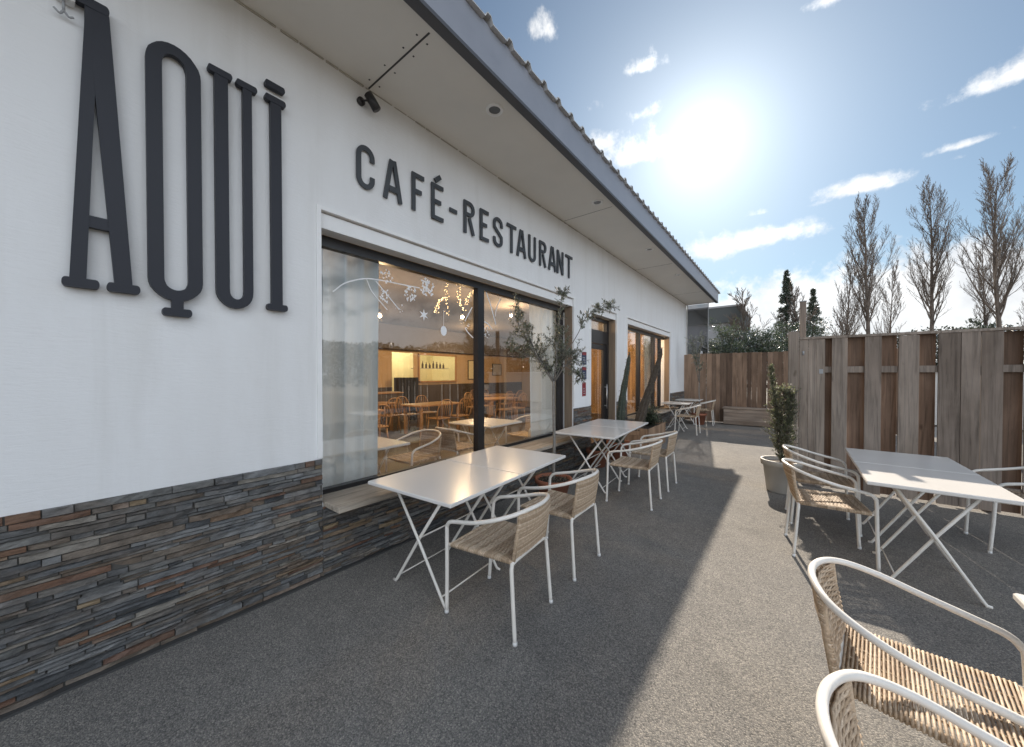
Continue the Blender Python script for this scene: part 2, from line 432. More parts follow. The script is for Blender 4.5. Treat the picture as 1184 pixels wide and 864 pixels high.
q.face([(-9,YA,0),(-9,YA,SZ+.3),(-9,YB,SZ+.3),(-9,YB,0)])
q.build('wall', M['stucco'], bld)
q = MB(); wall_sheet(q, -.30, ys, zs, OPEN, True); q.build('inner_wall', M['int_wall'], bld)

# slate cladding: courses of split stones standing proud of the wall
rnd = random.Random(11)
q = MB()
def slate(y0, y1, z0, ztop, dep0=.012):
    z = z0
    while z < ztop-.004:
        hh = rnd.choice((.014,.018,.022,.026,.03,.036)); z1 = min(z+hh, ztop)
        if ztop - z1 < .012: z1 = ztop
        y = y0 - rnd.uniform(0,.2)
        while y < y1:
            L = rnd.choice((.07,.1,.14,.18,.23,.3,.38))*rnd.uniform(.8,1.2)
            a, e = max(y, y0), min(y+L, y1)
            if e-a > .015:
                d = dep0 + rnd.random()**1.6*.020
                zt = z1
                r_ = rnd.random()
                tn = rnd.uniform(0,.56) if r_ < .64 else (rnd.uniform(.56,.78) if r_ < .86 else rnd.uniform(.78,1.0))
                dj = [rnd.uniform(-.006,.006) for _ in range(4)]
                g = .0010
                ns = max(1,int((e-a)/.055)); top = []; bot = []; bk = []
                for q_ in range(ns+1):
                    yq = a+g+(e-a-2*g)*q_/ns + (rnd.uniform(-.004,.004) if 0<q_<ns else rnd.uniform(0,.004)*(1 if q_==0 else -1))
                    ch = .6 if q_ in (0,ns) and rnd.random()<.5 else 1.0
                    bot.append((d*ch+rnd.uniform(-.004,.004), yq, z+g+rnd.uniform(0,.003))); top.append((d*ch+rnd.uniform(-.004,.004), yq, zt-g-rnd.uniform(0,.003))); bk.append(yq)
                v = bot+top+[(-.02,yq,z+g) for yq in bk]+[(-.02,yq,zt-g) for yq in bk]; n_ = ns+1
                fs = []
                for q_ in range(ns):
                    fs += [(q_,q_+1,n_+q_+1,n_+q_),(n_+q_,n_+q_+1,3*n_+q_+1,3*n_+q_),(2*n_+q_,2*n_+q_+1,q_+1,q_)]
                fs += [(0,n_,3*n_,2*n_),(n_-1,3*n_-1,4*n_-1,2*n_-1)]
                q.faces(v, fs, tn)
            y += L
        z = z1
slate(-4.2, 1.235, .012, .905); slate(1.235, 5.255, .012, .535); slate(5.255, 5.895, .012, .985); slate(7.105, 7.715, .012, .985)
slate(7.715, 11.305, .012, .535); slate(11.305, 13.40, .012, .985)
q.build('stone_cladding', M['slate'], bld)
q = MB()
for a,e,z1 in ((-4.2,1.236,.903),(1.236,5.252,.534),(5.252,5.893,.983),(7.107,7.713,.983),(7.717,11.302,.534),(11.306,13.398,.983)): q.box(-.01,.006,a,e,.013,z1)
q.build('mortar_bed', mat('dark_mortar', (.085,.08,.072), .95, var=.3, vscale=12), bld)
q = MB(); q.box(.0,.05,-4.2,5.89,.0,.012,tone=.1); q.build('base_strip', M['joint'], bld)

# soffit with panel joints, fascia, corrugated roof
XF = .872
q = MB(); q.box(-.02,XF,YA,13.46,SZ,SZ+.03); q.build('soffit', M['soffit'], bld)
rn2 = random.Random(5)
for y,w_ in ((-1.9,.006),(1.63,.006),(4.9,.0015),(8.2,.0015),(11.5,.0015)):
    q = MB(); q.box(.012,XF-.07,y-w_,y+w_,SZ-.003,SZ+.002); sj = q.build('soffit_joint', M['joint'], bld)
    if w_ > .003:
        for x in (.10,.32,.56,.72):
            for s_ in (-1,1):
                q = MB(); q.box(x-.006,x+.006,y+s_*.045-.006,y+s_*.045+.006,SZ-.0025,SZ+.001); q.build('screw', M['joint'], sj)
q = MB()   # ragged sealant bead at the wall-soffit corner
yy = -2.0
while yy < 13.3:
    L = rn2.uniform(.05,.30); w_ = rn2.uniform(.004,.011)
    q.box(.0, w_, yy, yy+L*.9, SZ-w_*1.2, SZ-.0005); yy += L
q.build('sealant_bead', mat('aged_sealant', (.42,.40,.35), .9, var=.3, vscale=9), bld)
q = MB(); q.box(XF,XF+.075,YA,13.50,SZ-.005,SZ+.318); q.box(-9.0,XF-.001,13.462,13.498,SZ-.004,SZ+.30); q.build('fascia', M['fascia'], bld)
q = MB(); q.box(XF-.002,XF+.079,YA,13.503,SZ-.034,SZ-.0055); q.build('drip_edge', M['fascia_dark'], bld)
q = MB()
prof = [(0,0),(.06,0),(.085,.045),(.125,.045),(.15,0),(.262,0)]
pts = []; y = YA-.05
while y < 13.55:
    for a, c0 in prof[:-1]: pts.append((y+a, c0))
    y += .262
pts.append((y,0))
XR = .985
def rz(x): return SZ+.315 + (XR-x)*.035
for i in range(len(pts)-1):
    (a,c0),(e,d0) = pts[i],pts[i+1]
    for x0,x1 in ((-9.2,-3),(-3,XR)):
        q.face([(x1,a,rz(x1)+c0),(x1,e,rz(x1)+d0),(x0,e,rz(x0)+d0),(x0,a,rz(x0)+c0)])
    q.face([(XR,a,rz(XR)+c0-.008),(XR,e,rz(XR)+d0-.008),(XR,e,rz(XR)+d0),(XR,a,rz(XR)+c0)])
    q.face([(XR,a,rz(XR)+c0-.008),(-9.2,a,rz(-9.2)+c0-.008),(-9.2,e,rz(-9.2)+d0-.008),(XR,e,rz(XR)+d0-.008)])
q.build('roof', M['roof'], bld)

# windows -------------------------------------------------------------
def window(y0, y1, z0, z1, mulls, glass_to=None, label=None, lintel=True):
    fr = MB(); X0, X1 = -.235, -.165
    ft = .055; zt = z1-.125
    fr.box(X0,X1,y0,y1,zt-.085,zt); fr.box(X0,X1,y0,y1,z0,z0+.045)
    fr.box(X0,X1,y0,y0+ft,z0+.045,zt-.085); e = glass_to if glass_to else y1
    fr.box(X0,X1,e-.12 if glass_to else e-ft,e,z0+.045,zt-.085)
    for mu in mulls: fr.box(X0+.004,X1+.012,mu-.055,mu+.055,z0+.045,zt-.085)
    f = fr.build('window_frame', M['black'], bld)
    g = MB(); g.box(-.206,-.198,y0+ft-.005,e-.05,z0+.04,zt-.08); g.build('pane', M['glass'], f)
    l = MB()
    l.box(-.16,-.022,y0,y1,z1-.125,z1-.012)
    l.build('lintel_profile', M['white_trim'], f)
    j = MB(); j.box(-.16,-.02,y1-.012,y1-.001,z0,z1-.126); j.build('jamb', M['tan'], f)
    # white edging round the opening, a touch proud of the render
    w_ = MB(); w_.box(.0,.012,y0-.035,y0-.001,z0+.35,z1+.03); w_.box(.0,.012,y1+.001,y1+.05,z0+.45,z1+.03); w_.box(.0,.012,y0-.001,y1+.001,z1+.0005,z1+.03)
    w_.build('edging', M['white_trim'], f)
    return f
w1 = window(1.24,5.25,.565,2.80,[3.185],5.20)
w2 = window(7.72,11.30,.565,2.80,[9.02,10.25],10.95)
w2['label'] = 'dark framed window beside the door with warm light inside'
# door in its opening
fr = MB(); X0,X1 = -.235,-.165
fr.box(X0,X1,5.90,5.955,.03,2.675); fr.box(X0,X1,7.00,7.10,.03,2.675); fr.box(X0,X1,5.955,7.00,2.60,2.675); fr.box(X0,X1,5.955,7.00,2.16,2.42)
df = fr.build('door_frame', M['black'], bld)
g = MB(); g.box(-.206,-.198,5.95,7.005,2.415,2.605); g.build('pane', M['glass'], df)
j = MB(); j.box(-.16,-.02,7.086,7.098,.03,2.675); j.build('jamb', M['tan'], df)
l = MB(); l.box(-.16,-.035,5.90,7.10,2.675,2.796); l.build('lintel_profile', M['white_trim'], df)
w_ = MB(); w_.box(.0,.012,7.101,7.15,1.0,2.83); w_.box(.0,.012,5.86,5.899,1.0,2.83); w_.box(.0,.012,5.899,7.101,2.8005,2.83); w_.build('edging', M['white_trim'], df)
dr = MB(); dr.box(-.225,-.18,5.96,6.05,.04,2.15); dr.box(-.225,-.18,6.86,6.995,.04,2.15); dr.box(-.225,-.18,6.05,6.86,2.05,2.15); dr.box(-.225,-.18,6.05,6.86,.04,.22)
do = dr.build('door', M['black'], bld)
g = MB(); g.box(-.206,-.198,6.045,6.865,.21,2.06); g.build('pane', M['glass'], do)
g = MB(); g.tube([(-.13,6.93,.85),(-.13,6.93,1.35)], .013, 8); g.box(-.18,-.135,6.923,6.937,.9,.92); g.box(-.18,-.135,6.923,6.937,1.28,1.30); g.build('handle', M['steel'], do)
# wooden sill planks
def sillp(y0, y1, x1=.25):
    s_ = MB(); n = 2; w0 = -.164
    for k in range(2):
        a = w0+(x1-w0)*k/2; e = w0+(x1-w0)*(k+1)/2
        s_.box(a+.001,e-.001,y0,y1,.537,.575+.004*k,tone=.35+.3*k,bev=.004)
    s_.build('window_sill', M['sill'], bld)
sillp(1.245,5.245); sillp(7.725,11.29)
# decals on the big pane (leafy branches, star, bauble)
dq = MB()
fnw = lambda u,v,d: (-.1965+d, u, v)
def decal_path(p, w_): dq.ribbon([(a.x,a.y) for a in smooth_path([(x,y_,0) for x,y_ in p],5)], w_, fnw, 0, .0008)
rd = random.Random(3)
def petals(cx, cy, r, n, k=.0009):
    for i in range(n):
        a = rd.uniform(0,2*PI); rr = r*math.sqrt(rd.random()); L = r*rd.uniform(.25,.5)
        x, y_ = cx+rr*math.cos(a), cy+rr*math.sin(a); b_ = rd.uniform(0,2*PI)
        dx, dy = math.cos(b_)*L*.5, math.sin(b_)*L*.5
        k += .00004
        dq.face([fnw(x-dx,y_-dy,k),fnw(x+dy*.6,y_-dx*.6,k),fnw(x+dx,y_+dy,k),fnw(x-dy*.6,y_+dx*.6,k)])
def done(name):
    global dq
    dq.build(name, M['decal'], w1); dq = MB()
decal_path([(1.42,2.24),(1.52,2.33),(1.675,2.40),(1.811,2.425),(2.033,2.432),(2.303,2.44)], .010); petals(2.40,2.47,.095,46); petals(1.92,2.475,.065,24); done('branch_decal')
decal_path([(1.811,2.41),(1.9,2.33),(2.061,2.181)], .010); petals(2.06,2.20,.05,8); petals(2.19,2.365,.08,36); done('branch_decal')
decal_path([(1.72,2.41),(1.78,2.30),(1.93,2.16)], .008); petals(1.905,2.29,.065,24); done('branch_decal')
decal_path([(3.307,2.611),(3.407,2.43),(3.51,2.197)], .018); done('branch_decal')
decal_path([(3.258,2.212),(3.35,2.19),(3.441,2.122)], .016); petals(3.32,2.08,.07,18); done('branch_decal')
decal_path([(3.073,2.358),(2.98,2.22),(2.955,2.176)], .014); petals(2.98,2.13,.05,10); done('branch_decal')
decal_path([(2.955,2.10),(3.0,2.05),(3.09,1.99)], .014); done('branch_decal')
decal_path([(3.60,2.55),(3.52,2.40),(3.50,2.30)], .012); done('branch_decal')
st = []
for i in range(12):
    a = PI/2+i*PI/6; r_ = .065 if i%2==0 else .022
    st.append((2.357+r_*math.cos(a), 2.17+r_*math.sin(a)))
dq.poly(st, fnw, 0, .0008); done('star_decal')
dq.poly([(2.626+.045*math.cos(a*PI/6), 2.03+.055*math.sin(a*PI/6)) for a in range(12)], fnw, 0, .0008)
dq.ribbon([(2.626,2.08),(2.626,2.26)], .004, fnw, 0, .0007); done('bauble_decal')
for i in range(40):
    petals(rd.uniform(1.9,3.6), rd.uniform(2.1,2.65), .012, 1); done('snow_dot')

# ------------------------------------------------------------------ lettering
def arc(cx, cy, rx, ry, a0, a1, n=10):
    return [(cx+rx*math.cos(R(a0+(a1-a0)*i/n)), cy+ry*math.sin(R(a0+(a1-a0)*i/n))) for i in range(n+1)]
def pill(mb, x0, x1, y, h_, fn, d0, d1):
    r_ = h_/2
    mb.poly(arc(x1-r_*.55,y,r_*.55,r_,-90,90,8)+arc(x0+r_*.55,y,r_*.55,r_,90,270,8), fn, d0, d1)
sg = empty('wall_sign', (0,.5,1.95), 0, 'huge blue black slender serif letters on the white wall near the corner', 'sign')
fl = lambda u,v,d: (d, u-.5, v-1.95)
D0, D1 = .012, .045
mb = MB()      # A
mb.poly([(.038,2.0),(.092,2.0),(.132,3.02),(.178,3.40),(.100,3.40),(.098,3.30)], fl, D0, D1)
mb.poly([(.188,2.0),(.252,2.0),(.181,3.3825),(.140,3.3825),(.120,3.12)], fl, D0+.001, D1+.0015)
mb.ribbon([(.085,2.318),(.205,2.318)], .058, fl, D0, D1-.002)
pill(mb,.015,.136,2.003,.046,fl,D0,D1+.003); pill(mb,.160,.280,2.003,.046,fl,D0,D1+.003); pill(mb,.066,.182,3.405,.046,fl,D0,D1+.003)
mb.build('letter', M['letter'], sg)
mb = MB()      # Q
ol = arc(.425,3.29,.083,.10,0,180,14) + arc(.425,2.09,.083,.09,180,360,14)
ww = [.064]*15 + [.064]*15
ww = [(.058 if i in range(3,12) else .064) for i in range(15)] + [(.060 if i in range(3,12) else .064) for i in range(15)]
mb.ribbon(ol, ww, fl, D0, D1, closed=True)
mb.ribbon([(.428,1.985),(.428,1.91)], .05, fl, D0, D1+.001); pill(mb,.364,.490,1.905,.044,fl,D0,D1+.003)
mb.build('letter', M['letter'], sg)
mb = MB()      # U, heavy and light stem
pu = [(.637,3.40),(.637,2.09)] + arc(.703,2.075,.066,.078,180,360,14)[1:-1] + [(.770,2.09),(.770,3.40)]
wu = [.066]*2 + [.066-.018*min(1,i/12) for i in range(13)] + [.048]*2
mb.ribbon(pu, wu, fl, D0, D1); pill(mb,.573,.692,3.405,.04,fl,D0,D1+.003); pill(mb,.712,.824,3.405,.04,fl,D0,D1+.003)
mb.build('letter', M['letter'], sg)
mb = MB()      # I with a bar above
mb.ribbon([(.932,2.0),(.932,3.40)], .064, fl, D0, D1); pill(mb,.871,.995,2.008,.042,fl,D0,D1+.003); pill(mb,.868,.992,3.412,.042,fl,D0,D1+.003); pill(mb,.870,.988,3.505,.042,fl,D0,D1+.001)
mb.build('letter', M['letter'], sg)

s2 = empty('wall_sign', (0,3.3,3.1), 0, 'cafe and restaurant wording in spaced charcoal capitals above the big window', 'sign')
fl2 = lambda u,v,d: (d, u-3.3, v-3.1)
ZB, ZT = 3.095, 3.45
def glyph(ch, x0, x1):
    mb = MB(); w_ = .039; h = w_/2; k = [0]
    def S(p, closed=False, ww=None):
        k[0] += 1; mb.ribbon(p, ww or w_, fl2, .010+.0003*k[0], .024+.0011*k[0], closed)
    zm = (ZB+ZT)/2; a, e = x0+h, x1-h; rx = (e-a)/2; xm = (x0+x1)/2
    if ch == 'C': S(arc(xm,ZT-h-.06,rx,.06,0,180,10) [0:] if False else [(e,ZT-.115)]+arc(xm,ZT-h-.07,rx,.07,0,180,12)+arc(xm,ZB+h+.07,rx,.07,180,360,12)+[(e,ZB+.115)])
    elif ch == 'A': S([(x0+h*.9,ZB),(xm-.012,ZT)]); S([(x1-h*.9,ZB),(xm+.012,ZT)]); S([(x0+.055,ZB+.10),(x1-.055,ZB+.10)], ww=.048)
    elif ch == 'F': S([(a,ZB),(a,ZT)]); S([(a-h+.001,ZT-h),(x1,ZT-h)]); S([(a-h+.001,zm+.01),(x1-.03,zm+.01)])
    elif ch in 'EÉ':
        S([(a,ZB),(a,ZT)]); S([(a-h+.001,ZT-h),(x1,ZT-h)]); S([(a-h+.001,zm+.005),(x1-.03,zm+.005)]); S([(a-h+.001,ZB+h),(x1,ZB+h)])
        if ch == 'É': S([(xm-.03,ZT+.028),(xm+.035,ZT+.088)], ww=.045)
    elif ch == '-': S([(x0,zm-.005),(x1,zm-.005)])
    elif ch == 'R': S([(a,ZB),(a,ZT)]); S([(a-h+.001,ZT-h)]+arc(e-.055,ZT-h-.062,.055,.062,90,-90,10)+[(a-h+.001,ZT-h-.124)]); S([(xm,zm-.0),(e+.002,ZB)])
    elif ch == 'S': S([(e,ZT-.11)]+arc(xm,ZT-h-.06,rx,.06,0,180,10)+[(a+.003,zm+.05),(xm-.02,zm+.015),(xm+.02,zm-.015),(e-.003,zm-.05)]+arc(xm,ZB+h+.06,rx,.06,0,-180,10)+[(a,ZB+.11)])
    elif ch == 'T': S([(xm,ZB),(xm,ZT)]); S([(x0,ZT-h),(x1,ZT-h)])
    elif ch == 'U': S([(a,ZT),(a,ZB+.11)]+arc(xm,ZB+h+.07,rx,.07,180,360,12)+[(e,ZB+.11),(e,ZT)])
    elif ch == 'N': S([(a,ZB),(a,ZT)]); S([(e,ZB),(e,ZT)]); S([(a,ZT-.012),(e,ZB+.012)], ww=.05)
    mb.build('letter', M['letter2'], s2)
for ch, x0, x1 in (('C',1.515,1.675),('A',1.758,1.946),('F',2.055,2.194),('É',2.285,2.435),('-',2.523,2.626),('R',2.728,2.892),('E',2.985,3.128),('S',3.215,3.388),
                   ('T',3.475,3.663),('A',3.678,3.882),('U',3.945,4.115),('R',4.209,4.383),('A',4.449,4.66),('N',4.692,4.88),('T',4.955,5.171)):
    glyph(ch, x0, x1)

# small wall fittings ---------------------------------------------------
sp = empty('spotlight', (0,1.56,3.80), 0, 'small black adjustable spotlight high on the wall under the soffit', 'lamp')
q = MB(); q.lathe([(0,0),(.032,0),(.032,.022),(.0,.022)],(0,0,0),14)
for i in range(len(q.v)): x,y_,z_ = q.v[i]; q.v[i] = (z_+.002, x, y_)
q.tube([(.02,0,0),(.06,.015,-.005),(.075,.04,.0)], .008, 6)
q.build('bracket', M['black'], sp)
q = MB(); q.tube([(.07,.03,.05),(.085,.06,.0),(.10,.09,-.055)], [.034,.036,.036], 14); q.build('head', M['black'], sp)
hk = empty('wall_fitting', (0,.035,3.36), 0, 'small white wall box with a dangling metal hook beside the tallest letter', 'fitting')
q = MB(); q.box(.001,.06,-.03,.035,.0,.09,bev=.006); q.build('box', M['white_trim'], hk)
q = MB(); q.tube([(.03,.0,0),(.03,.0,-.05)], .006, 6); q.tube(smooth_path([(.03,-.03,-.055),(.03,-.012,-.07),(.03,.0,-.05),(.03,.015,-.068),(.03,.03,-.06)],4), .005, 6); q.build('hook', M['grey_line'], hk)
dl = None
for i,(x,y_) in enumerate(((.69,2.46),(.69,4.65),(.69,7.0),(.69,9.2),(.69,.2))):
    if dl is None:
        dl = empty('downlight', (x,y_,SZ), 0, 'x', 'lamp', 'round recessed downlights along the eaves')
        q = MB(); q.lathe([(.052,-.001),(.056,-.012),(.075,-.012),(.08,-.002),(.08,.01)],(0,0,0),24); q.build('ring', M['white_trim'], dl)
        q = MB(); q.lathe([(.0,-.005),(.03,-.006),(.052,-.003)],(0,0,0),20); q.build('lens', M['lens'], dl)
        o = dl
    else: o = copy_tree(dl); o.location = (x,y_,SZ)
    o['label'] = ['recessed downlight in the soffit nearest the lettering of the wide sign','recessed downlight in the soffit above the end of the wide sign','recessed downlight in the soffit in front of the glass door','recessed downlight in the soffit nearest the far end of the eaves','recessed downlight in the soffit above the tall letters'][i]
# door-side prints
for i,(z0,z1,lab,cols) in enumerate(((1.72,1.94,'small notice with red top and dark blue lower half, topmost of three beside the door',('red','blue')),
        (1.465,1.68,'small notice with red band and blue picture, middle of three beside the door',('red','blue')),
        (1.175,1.41,'small red notice, lowest of three beside the door',('red','red')))):
    e_ = empty('notice', (0,5.63,z0), 0, lab, 'notice', 'notices on the wall by the door')
    q = MB(); hh = z1-z0; wd = .085 if i<2 else .065
    q.box(.002,.009,-wd,wd,0,hh); q.build('board', M[cols[1]], e_)
    q = MB(); q.box(.009,.0105,-wd+.004,wd-.004,hh*.74,hh-.004); q.build('band', M['red'], e_)
    q = MB()
    for a in range(3): q.box(.0105,.0115,-wd*.6,wd*.55-.01*a,hh*(.16+.17*a),hh*(.22+.17*a))
    q.build('print', M['paper'], e_)

# ------------------------------------------------------------------ interior
def struct(name, mb, mt): return tag(mb.build(name, mt), kind='structure')
IX = -7.0
q = MB(); q.box(-8.99,-.30,.5,13.3,.0,.05); struct('interior_floor', q, M['int_floor'])
q = MB(); q.box(-8.99,-.30,.5,13.3,3.05,3.12); struct('interior_ceiling', q, M['int_ceiling'])
q = MB()
KO = [(6.45,7.25,.05,2.25),(7.5,9.1,1.33,2.2)]
ys2 = sorted({.5,13.3,*[o_[0] for o_ in KO],*[o_[1] for o_ in KO]}); zs2 = sorted({.05,3.05,*[o_[2] for o_ in KO],*[o_[3] for o_ in KO]})
wall_sheet(q, IX, ys2, zs2, KO, False)
q.face([(-8.99,.5,.05),(-.3,.5,.05),(-.3,.5,3.05),(-8.99,.5,3.05)]); q.face([(-8.99,13.3,.05),(-8.99,13.3,3.05),(-.3,13.3,3.05),(-.3,13.3,.05)])
struct('interior_wall', q, M['int_wall'])
q = MB(); q.box(IX+.002,IX+.5,.52,13.28,2.32,3.04); q.box(-6.49,-.4,.51,.6,2.32,3.04); struct('interior_bulkhead', q, M['int_ceiling'])
q = MB(); q.box(IX+.002,IX+.03,.52,6.44,.05,1.15); q.box(IX+.002,IX+.03,7.27,13.28,.05,1.2); struct('interior_wainscot', q, M['wainscot'])
q = MB(); q.face([(-8.9,6.0,.06),(-8.9,9.6,.06),(-8.9,9.6,3.0),(-8.9,6.0,3.0)]); q.face([(-8.9,6.0,.06),(-8.9,6.0,3),(IX-.01,6.0,3),(IX-.01,6.0,.06)]); q.face([(-8.9,9.6,.06),(IX-.01,9.6,.06),(IX-.01,9.6,3),(-8.9,9.6,3)])
struct('kitchen_wall', q, M['kitchen'])
kl = MB(); kl.box(-8.2,-8.0,6.6,9.0,2.9,2.95); o = kl.build('ceiling_light', M['tubelight']); tag(o, 'bright strip light in the kitchen behind the serving hatch', 'lamp')
L = bpy.data.lights.new('kitchen_lamp', 'POINT'); L.energy = 45; L.color = (1,.87,.55); L.shadow_soft_size = .25
lo = bpy.data.objects.new('kitchen_lamp', L); lo.location = (-8.0,7.8,2.7); C.objects.link(lo)
# hatch shelf with bottles
e_ = empty('serving_hatch', (IX,8.3,1.33), 0, 'lit serving hatch frame with a shelf in the back wall', 'hatch')
q = MB(); q.box(-.12,.1,-.83,.83,-.05,0); q.box(.0,.04,-.86,-.8,0,.9); q.box(.0,.04,.8,.86,0,.9); q.box(.0,.04,-.86,.86,.871,.93); q.build('frame', M['int_wood'], e_)
q = MB(); q.box(-.5,-.3,-.78,.78,.42,.44); q.build('shelf', M['paper'], e_)
bt = MB(); bt.lathe([(0,0),(.035,0),(.037,.02),(.037,.16),(.014,.21),(.014,.27),(.0,.27)],(0,0,0),10)
b0 = None
for k in range(9):
    yb = 7.62+k*.16
    if b0 is None: b0 = bt.build('bottle', M['int_dark']); o = b0
    else: o = b0.copy(); C.objects.link(o)
    o.location = (IX-.4,yb,1.77); o.scale = (1,1,.7+.3*((k*7)%4)/3); tag(o, 'small bottle on the shelf inside the lit serving hatch', 'bottle', 'bottles on the hatch shelf')
# slatted oak partition seen through the far window
e_ = empty('slat_partition', (-2.9,12.7,.05), R(-90), 'warm lit slatted wood wall inside behind the far window', 'partition')
q = MB(); rs = random.Random(2)
for k in range(44): q.box(-.03,.0,-2.7+k*.125,-2.7+k*.125+.113,0,2.98,tone=rs.random())
q.build('slats', M['slatwood'], e_)
q = MB(); q.box(-.06,-.032,-2.7,2.8,0,2.99); q.build('backing', M['int_dark'], e_)
# furniture inside
def dining_table(x,y,rz,L_=1.4,W_=.8,lab=''):
    e_ = empty('dining_table', (x,y,.05), R(rz), lab, 'table', 'oak tables inside the cafe')
    q = MB(); q.box(-W_/2,W_/2,-L_/2,L_/2,.71,.75,bev=.006); q.build('tabletop', M['int_wood'], e_)
    for sx in (-1,1):
        for sy in (-1,1):
            q = MB(); q.box(sx*(W_/2-.08)-.03,sx*(W_/2-.08)+.03,sy*(L_/2-.1)-.03,sy*(L_/2-.1)+.03,0,.708); q.build('leg', M['int_wood'], e_)
    return e_
c0 = empty('dining_chair', (0,0,0), 0, 'x', 'chair', 'wooden chairs inside the cafe')
q = MB(); q.box(-.2,.2,-.2,.2,.43,.46,bev=.008); q.build('seat', M['int_wood'], c0)
q = MB()
q.tube(smooth_path([(-.19,-.21,.46),(-.24,-.22,.68),(-.27,-.14,.86),(-.28,0,.9),(-.27,.14,.86),(-.24,.22,.68),(-.19,.21,.46)],4),.014,6)
for k in range(5): q.tube([(-.19,-.12+.06*k,.46),(-.265,-.14+.07*k,.86)],.007,5)
q.build('backrest', M['int_wood'], c0)
for sx in (-1,1):
    for sy in (-1,1):
        q = MB(); q.tube([(sx*.16,sy*.16,.44),(sx*.2,sy*.2,0)],[.017,.012],6); q.build('leg', M['int_wood'], c0)
used = False
ti = 0
spots = [(-2.3,3.3,0),(-2.4,6.2,0),(-4.4,3.6,0),(-4.5,6.0,0),(-4.6,8.6,0),(-5.9,4.9,0),(-5.9,10.2,0)]
words = ['nearest the large window','opposite the door','in the middle of the room','in the middle row beside the pillar side','in the middle row towards the far end','by the back wall','in the far back corner']
for ti,(tx,ty,rz_) in enumerate(spots):
    if ti in (0,1): continue
    dining_table(tx,ty,rz_,1.4,.8,'oak table inside the cafe '+words[ti])
    for (dx,dy,a) in ((.62,-.32,180),(.62,.34,176),(-.62,-.3,4),(-.62,.33,0)):
        if not used: o = c0; used = True
        else: o = copy_tree(c0)
        o.location = (tx+dx,ty+dy,.05); o.rotation_euler = (0,0,R(a)); o['label'] = 'bentwood spindle chair at an oak table inside the cafe'
# bar / sideboard and cloth-draped stand at the back
e_ = empty('sideboard', (-6.4,5.2,.05), 0, 'dark sideboard against the back wall inside', 'sideboard')
q = MB(); q.box(-.3,.3,-1.3,1.0,.1,.95,bev=.01); q.build('body', M['int_dark'], e_)
q = MB(); q.box(-.33,.33,-1.33,1.03,.952,.985,bev=.005); q.build('top', M['int_wood'], e_)
q = MB()
for k in range(4): q.tube([(.315,-1.02+k*.56,.62),(.315,-.9+k*.56,.62)],.008,6)
q.build('handle', M['steel'], e_)
q = MB(); yv=0
P0=[]; 
for k in range(31): P0.append((-6.82+.035*math.sin(k*1.5), 6.4+.03*k))
for k in range(30):
    q.face([(P0[k][0],P0[k][1],.06),(P0[k+1][0],P0[k+1][1],.06),(P0[k+1][0],P0[k+1][1],1.45),(P0[k][0],P0[k][1],1.45)],smooth=True)
tag(q.build('half_curtain', M['dark_cloth']), 'dark pleated half curtain across the lower kitchen doorway', 'curtain')
# pictures
for i,(y_,z0,w_,h_) in enumerate(((10.05,1.35,.55,.75),(11.5,1.5,.6,.5))):
    e_ = empty('picture_frame', (IX+.004,y_,z0), 0, ('framed yellow picture beside the serving hatch','wide framed picture on the back wall far from the hatch')[i], 'picture')
    q = MB(); q.box(.0,.025,-w_/2,w_/2,0,.03); q.box(.0,.025,-w_/2,w_/2,h_-.03,h_); q.box(.0,.025,-w_/2,-w_/2+.03,.03,h_-.03); q.box(.0,.025,w_/2-.03,w_/2,.03,h_-.03); q.build('frame', M['int_dark'], e_)
    q = MB(); q.box(.0,.012,-w_/2+.03,w_/2-.03,.03,h_-.03); q.build('canvas', M['kitchen'] if i==0 else M['paper'], e_)
# curtains
def curtain(y0,y1,lab,seed,x=-.36):
    rr = random.Random(seed); q = MB(); n = int((y1-y0)/.012); P_=[]
    ph = rr.uniform(0,6)
    for k in range(n+1):
        y_ = y0+(y1-y0)*k/n
        u_ = y_*20+.8*math.sin(y_*6+ph)+ph; a = .17*(1-abs(math.sin(u_))**.8)-.06+.012*math.sin(y_*61+ph)
        P_.append((a,y_))
    zs_ = [.07+2.63*i/10 for i in range(11)]
    for k in range(n):
        for i in range(10):
            f0 = .75+.5*(zs_[i]/2.7); f1 = .75+.5*(zs_[i+1]/2.7)
            q.face([(x+P_[k][0]*f0,P_[k][1],zs_[i]),(x+P_[k+1][0]*f0,P_[k+1][1],zs_[i]),(x+P_[k+1][0]*f1,P_[k+1][1],zs_[i+1]),(x+P_[k][0]*f1,P_[k][1],zs_[i+1])],smooth=True)
    tag(q.build('curtain', M['curtain']), lab, 'curtain', 'pale curtains inside the big window')
curtain(1.26,1.90,'pale grey full length curtain behind the left end of the big window',1)
curtain(4.62,5.28,'pale grey full length curtain behind the big window beside the olive tree',2)
curtain(10.2,10.75,'pale curtain behind the far window beside the wooden fence',3)
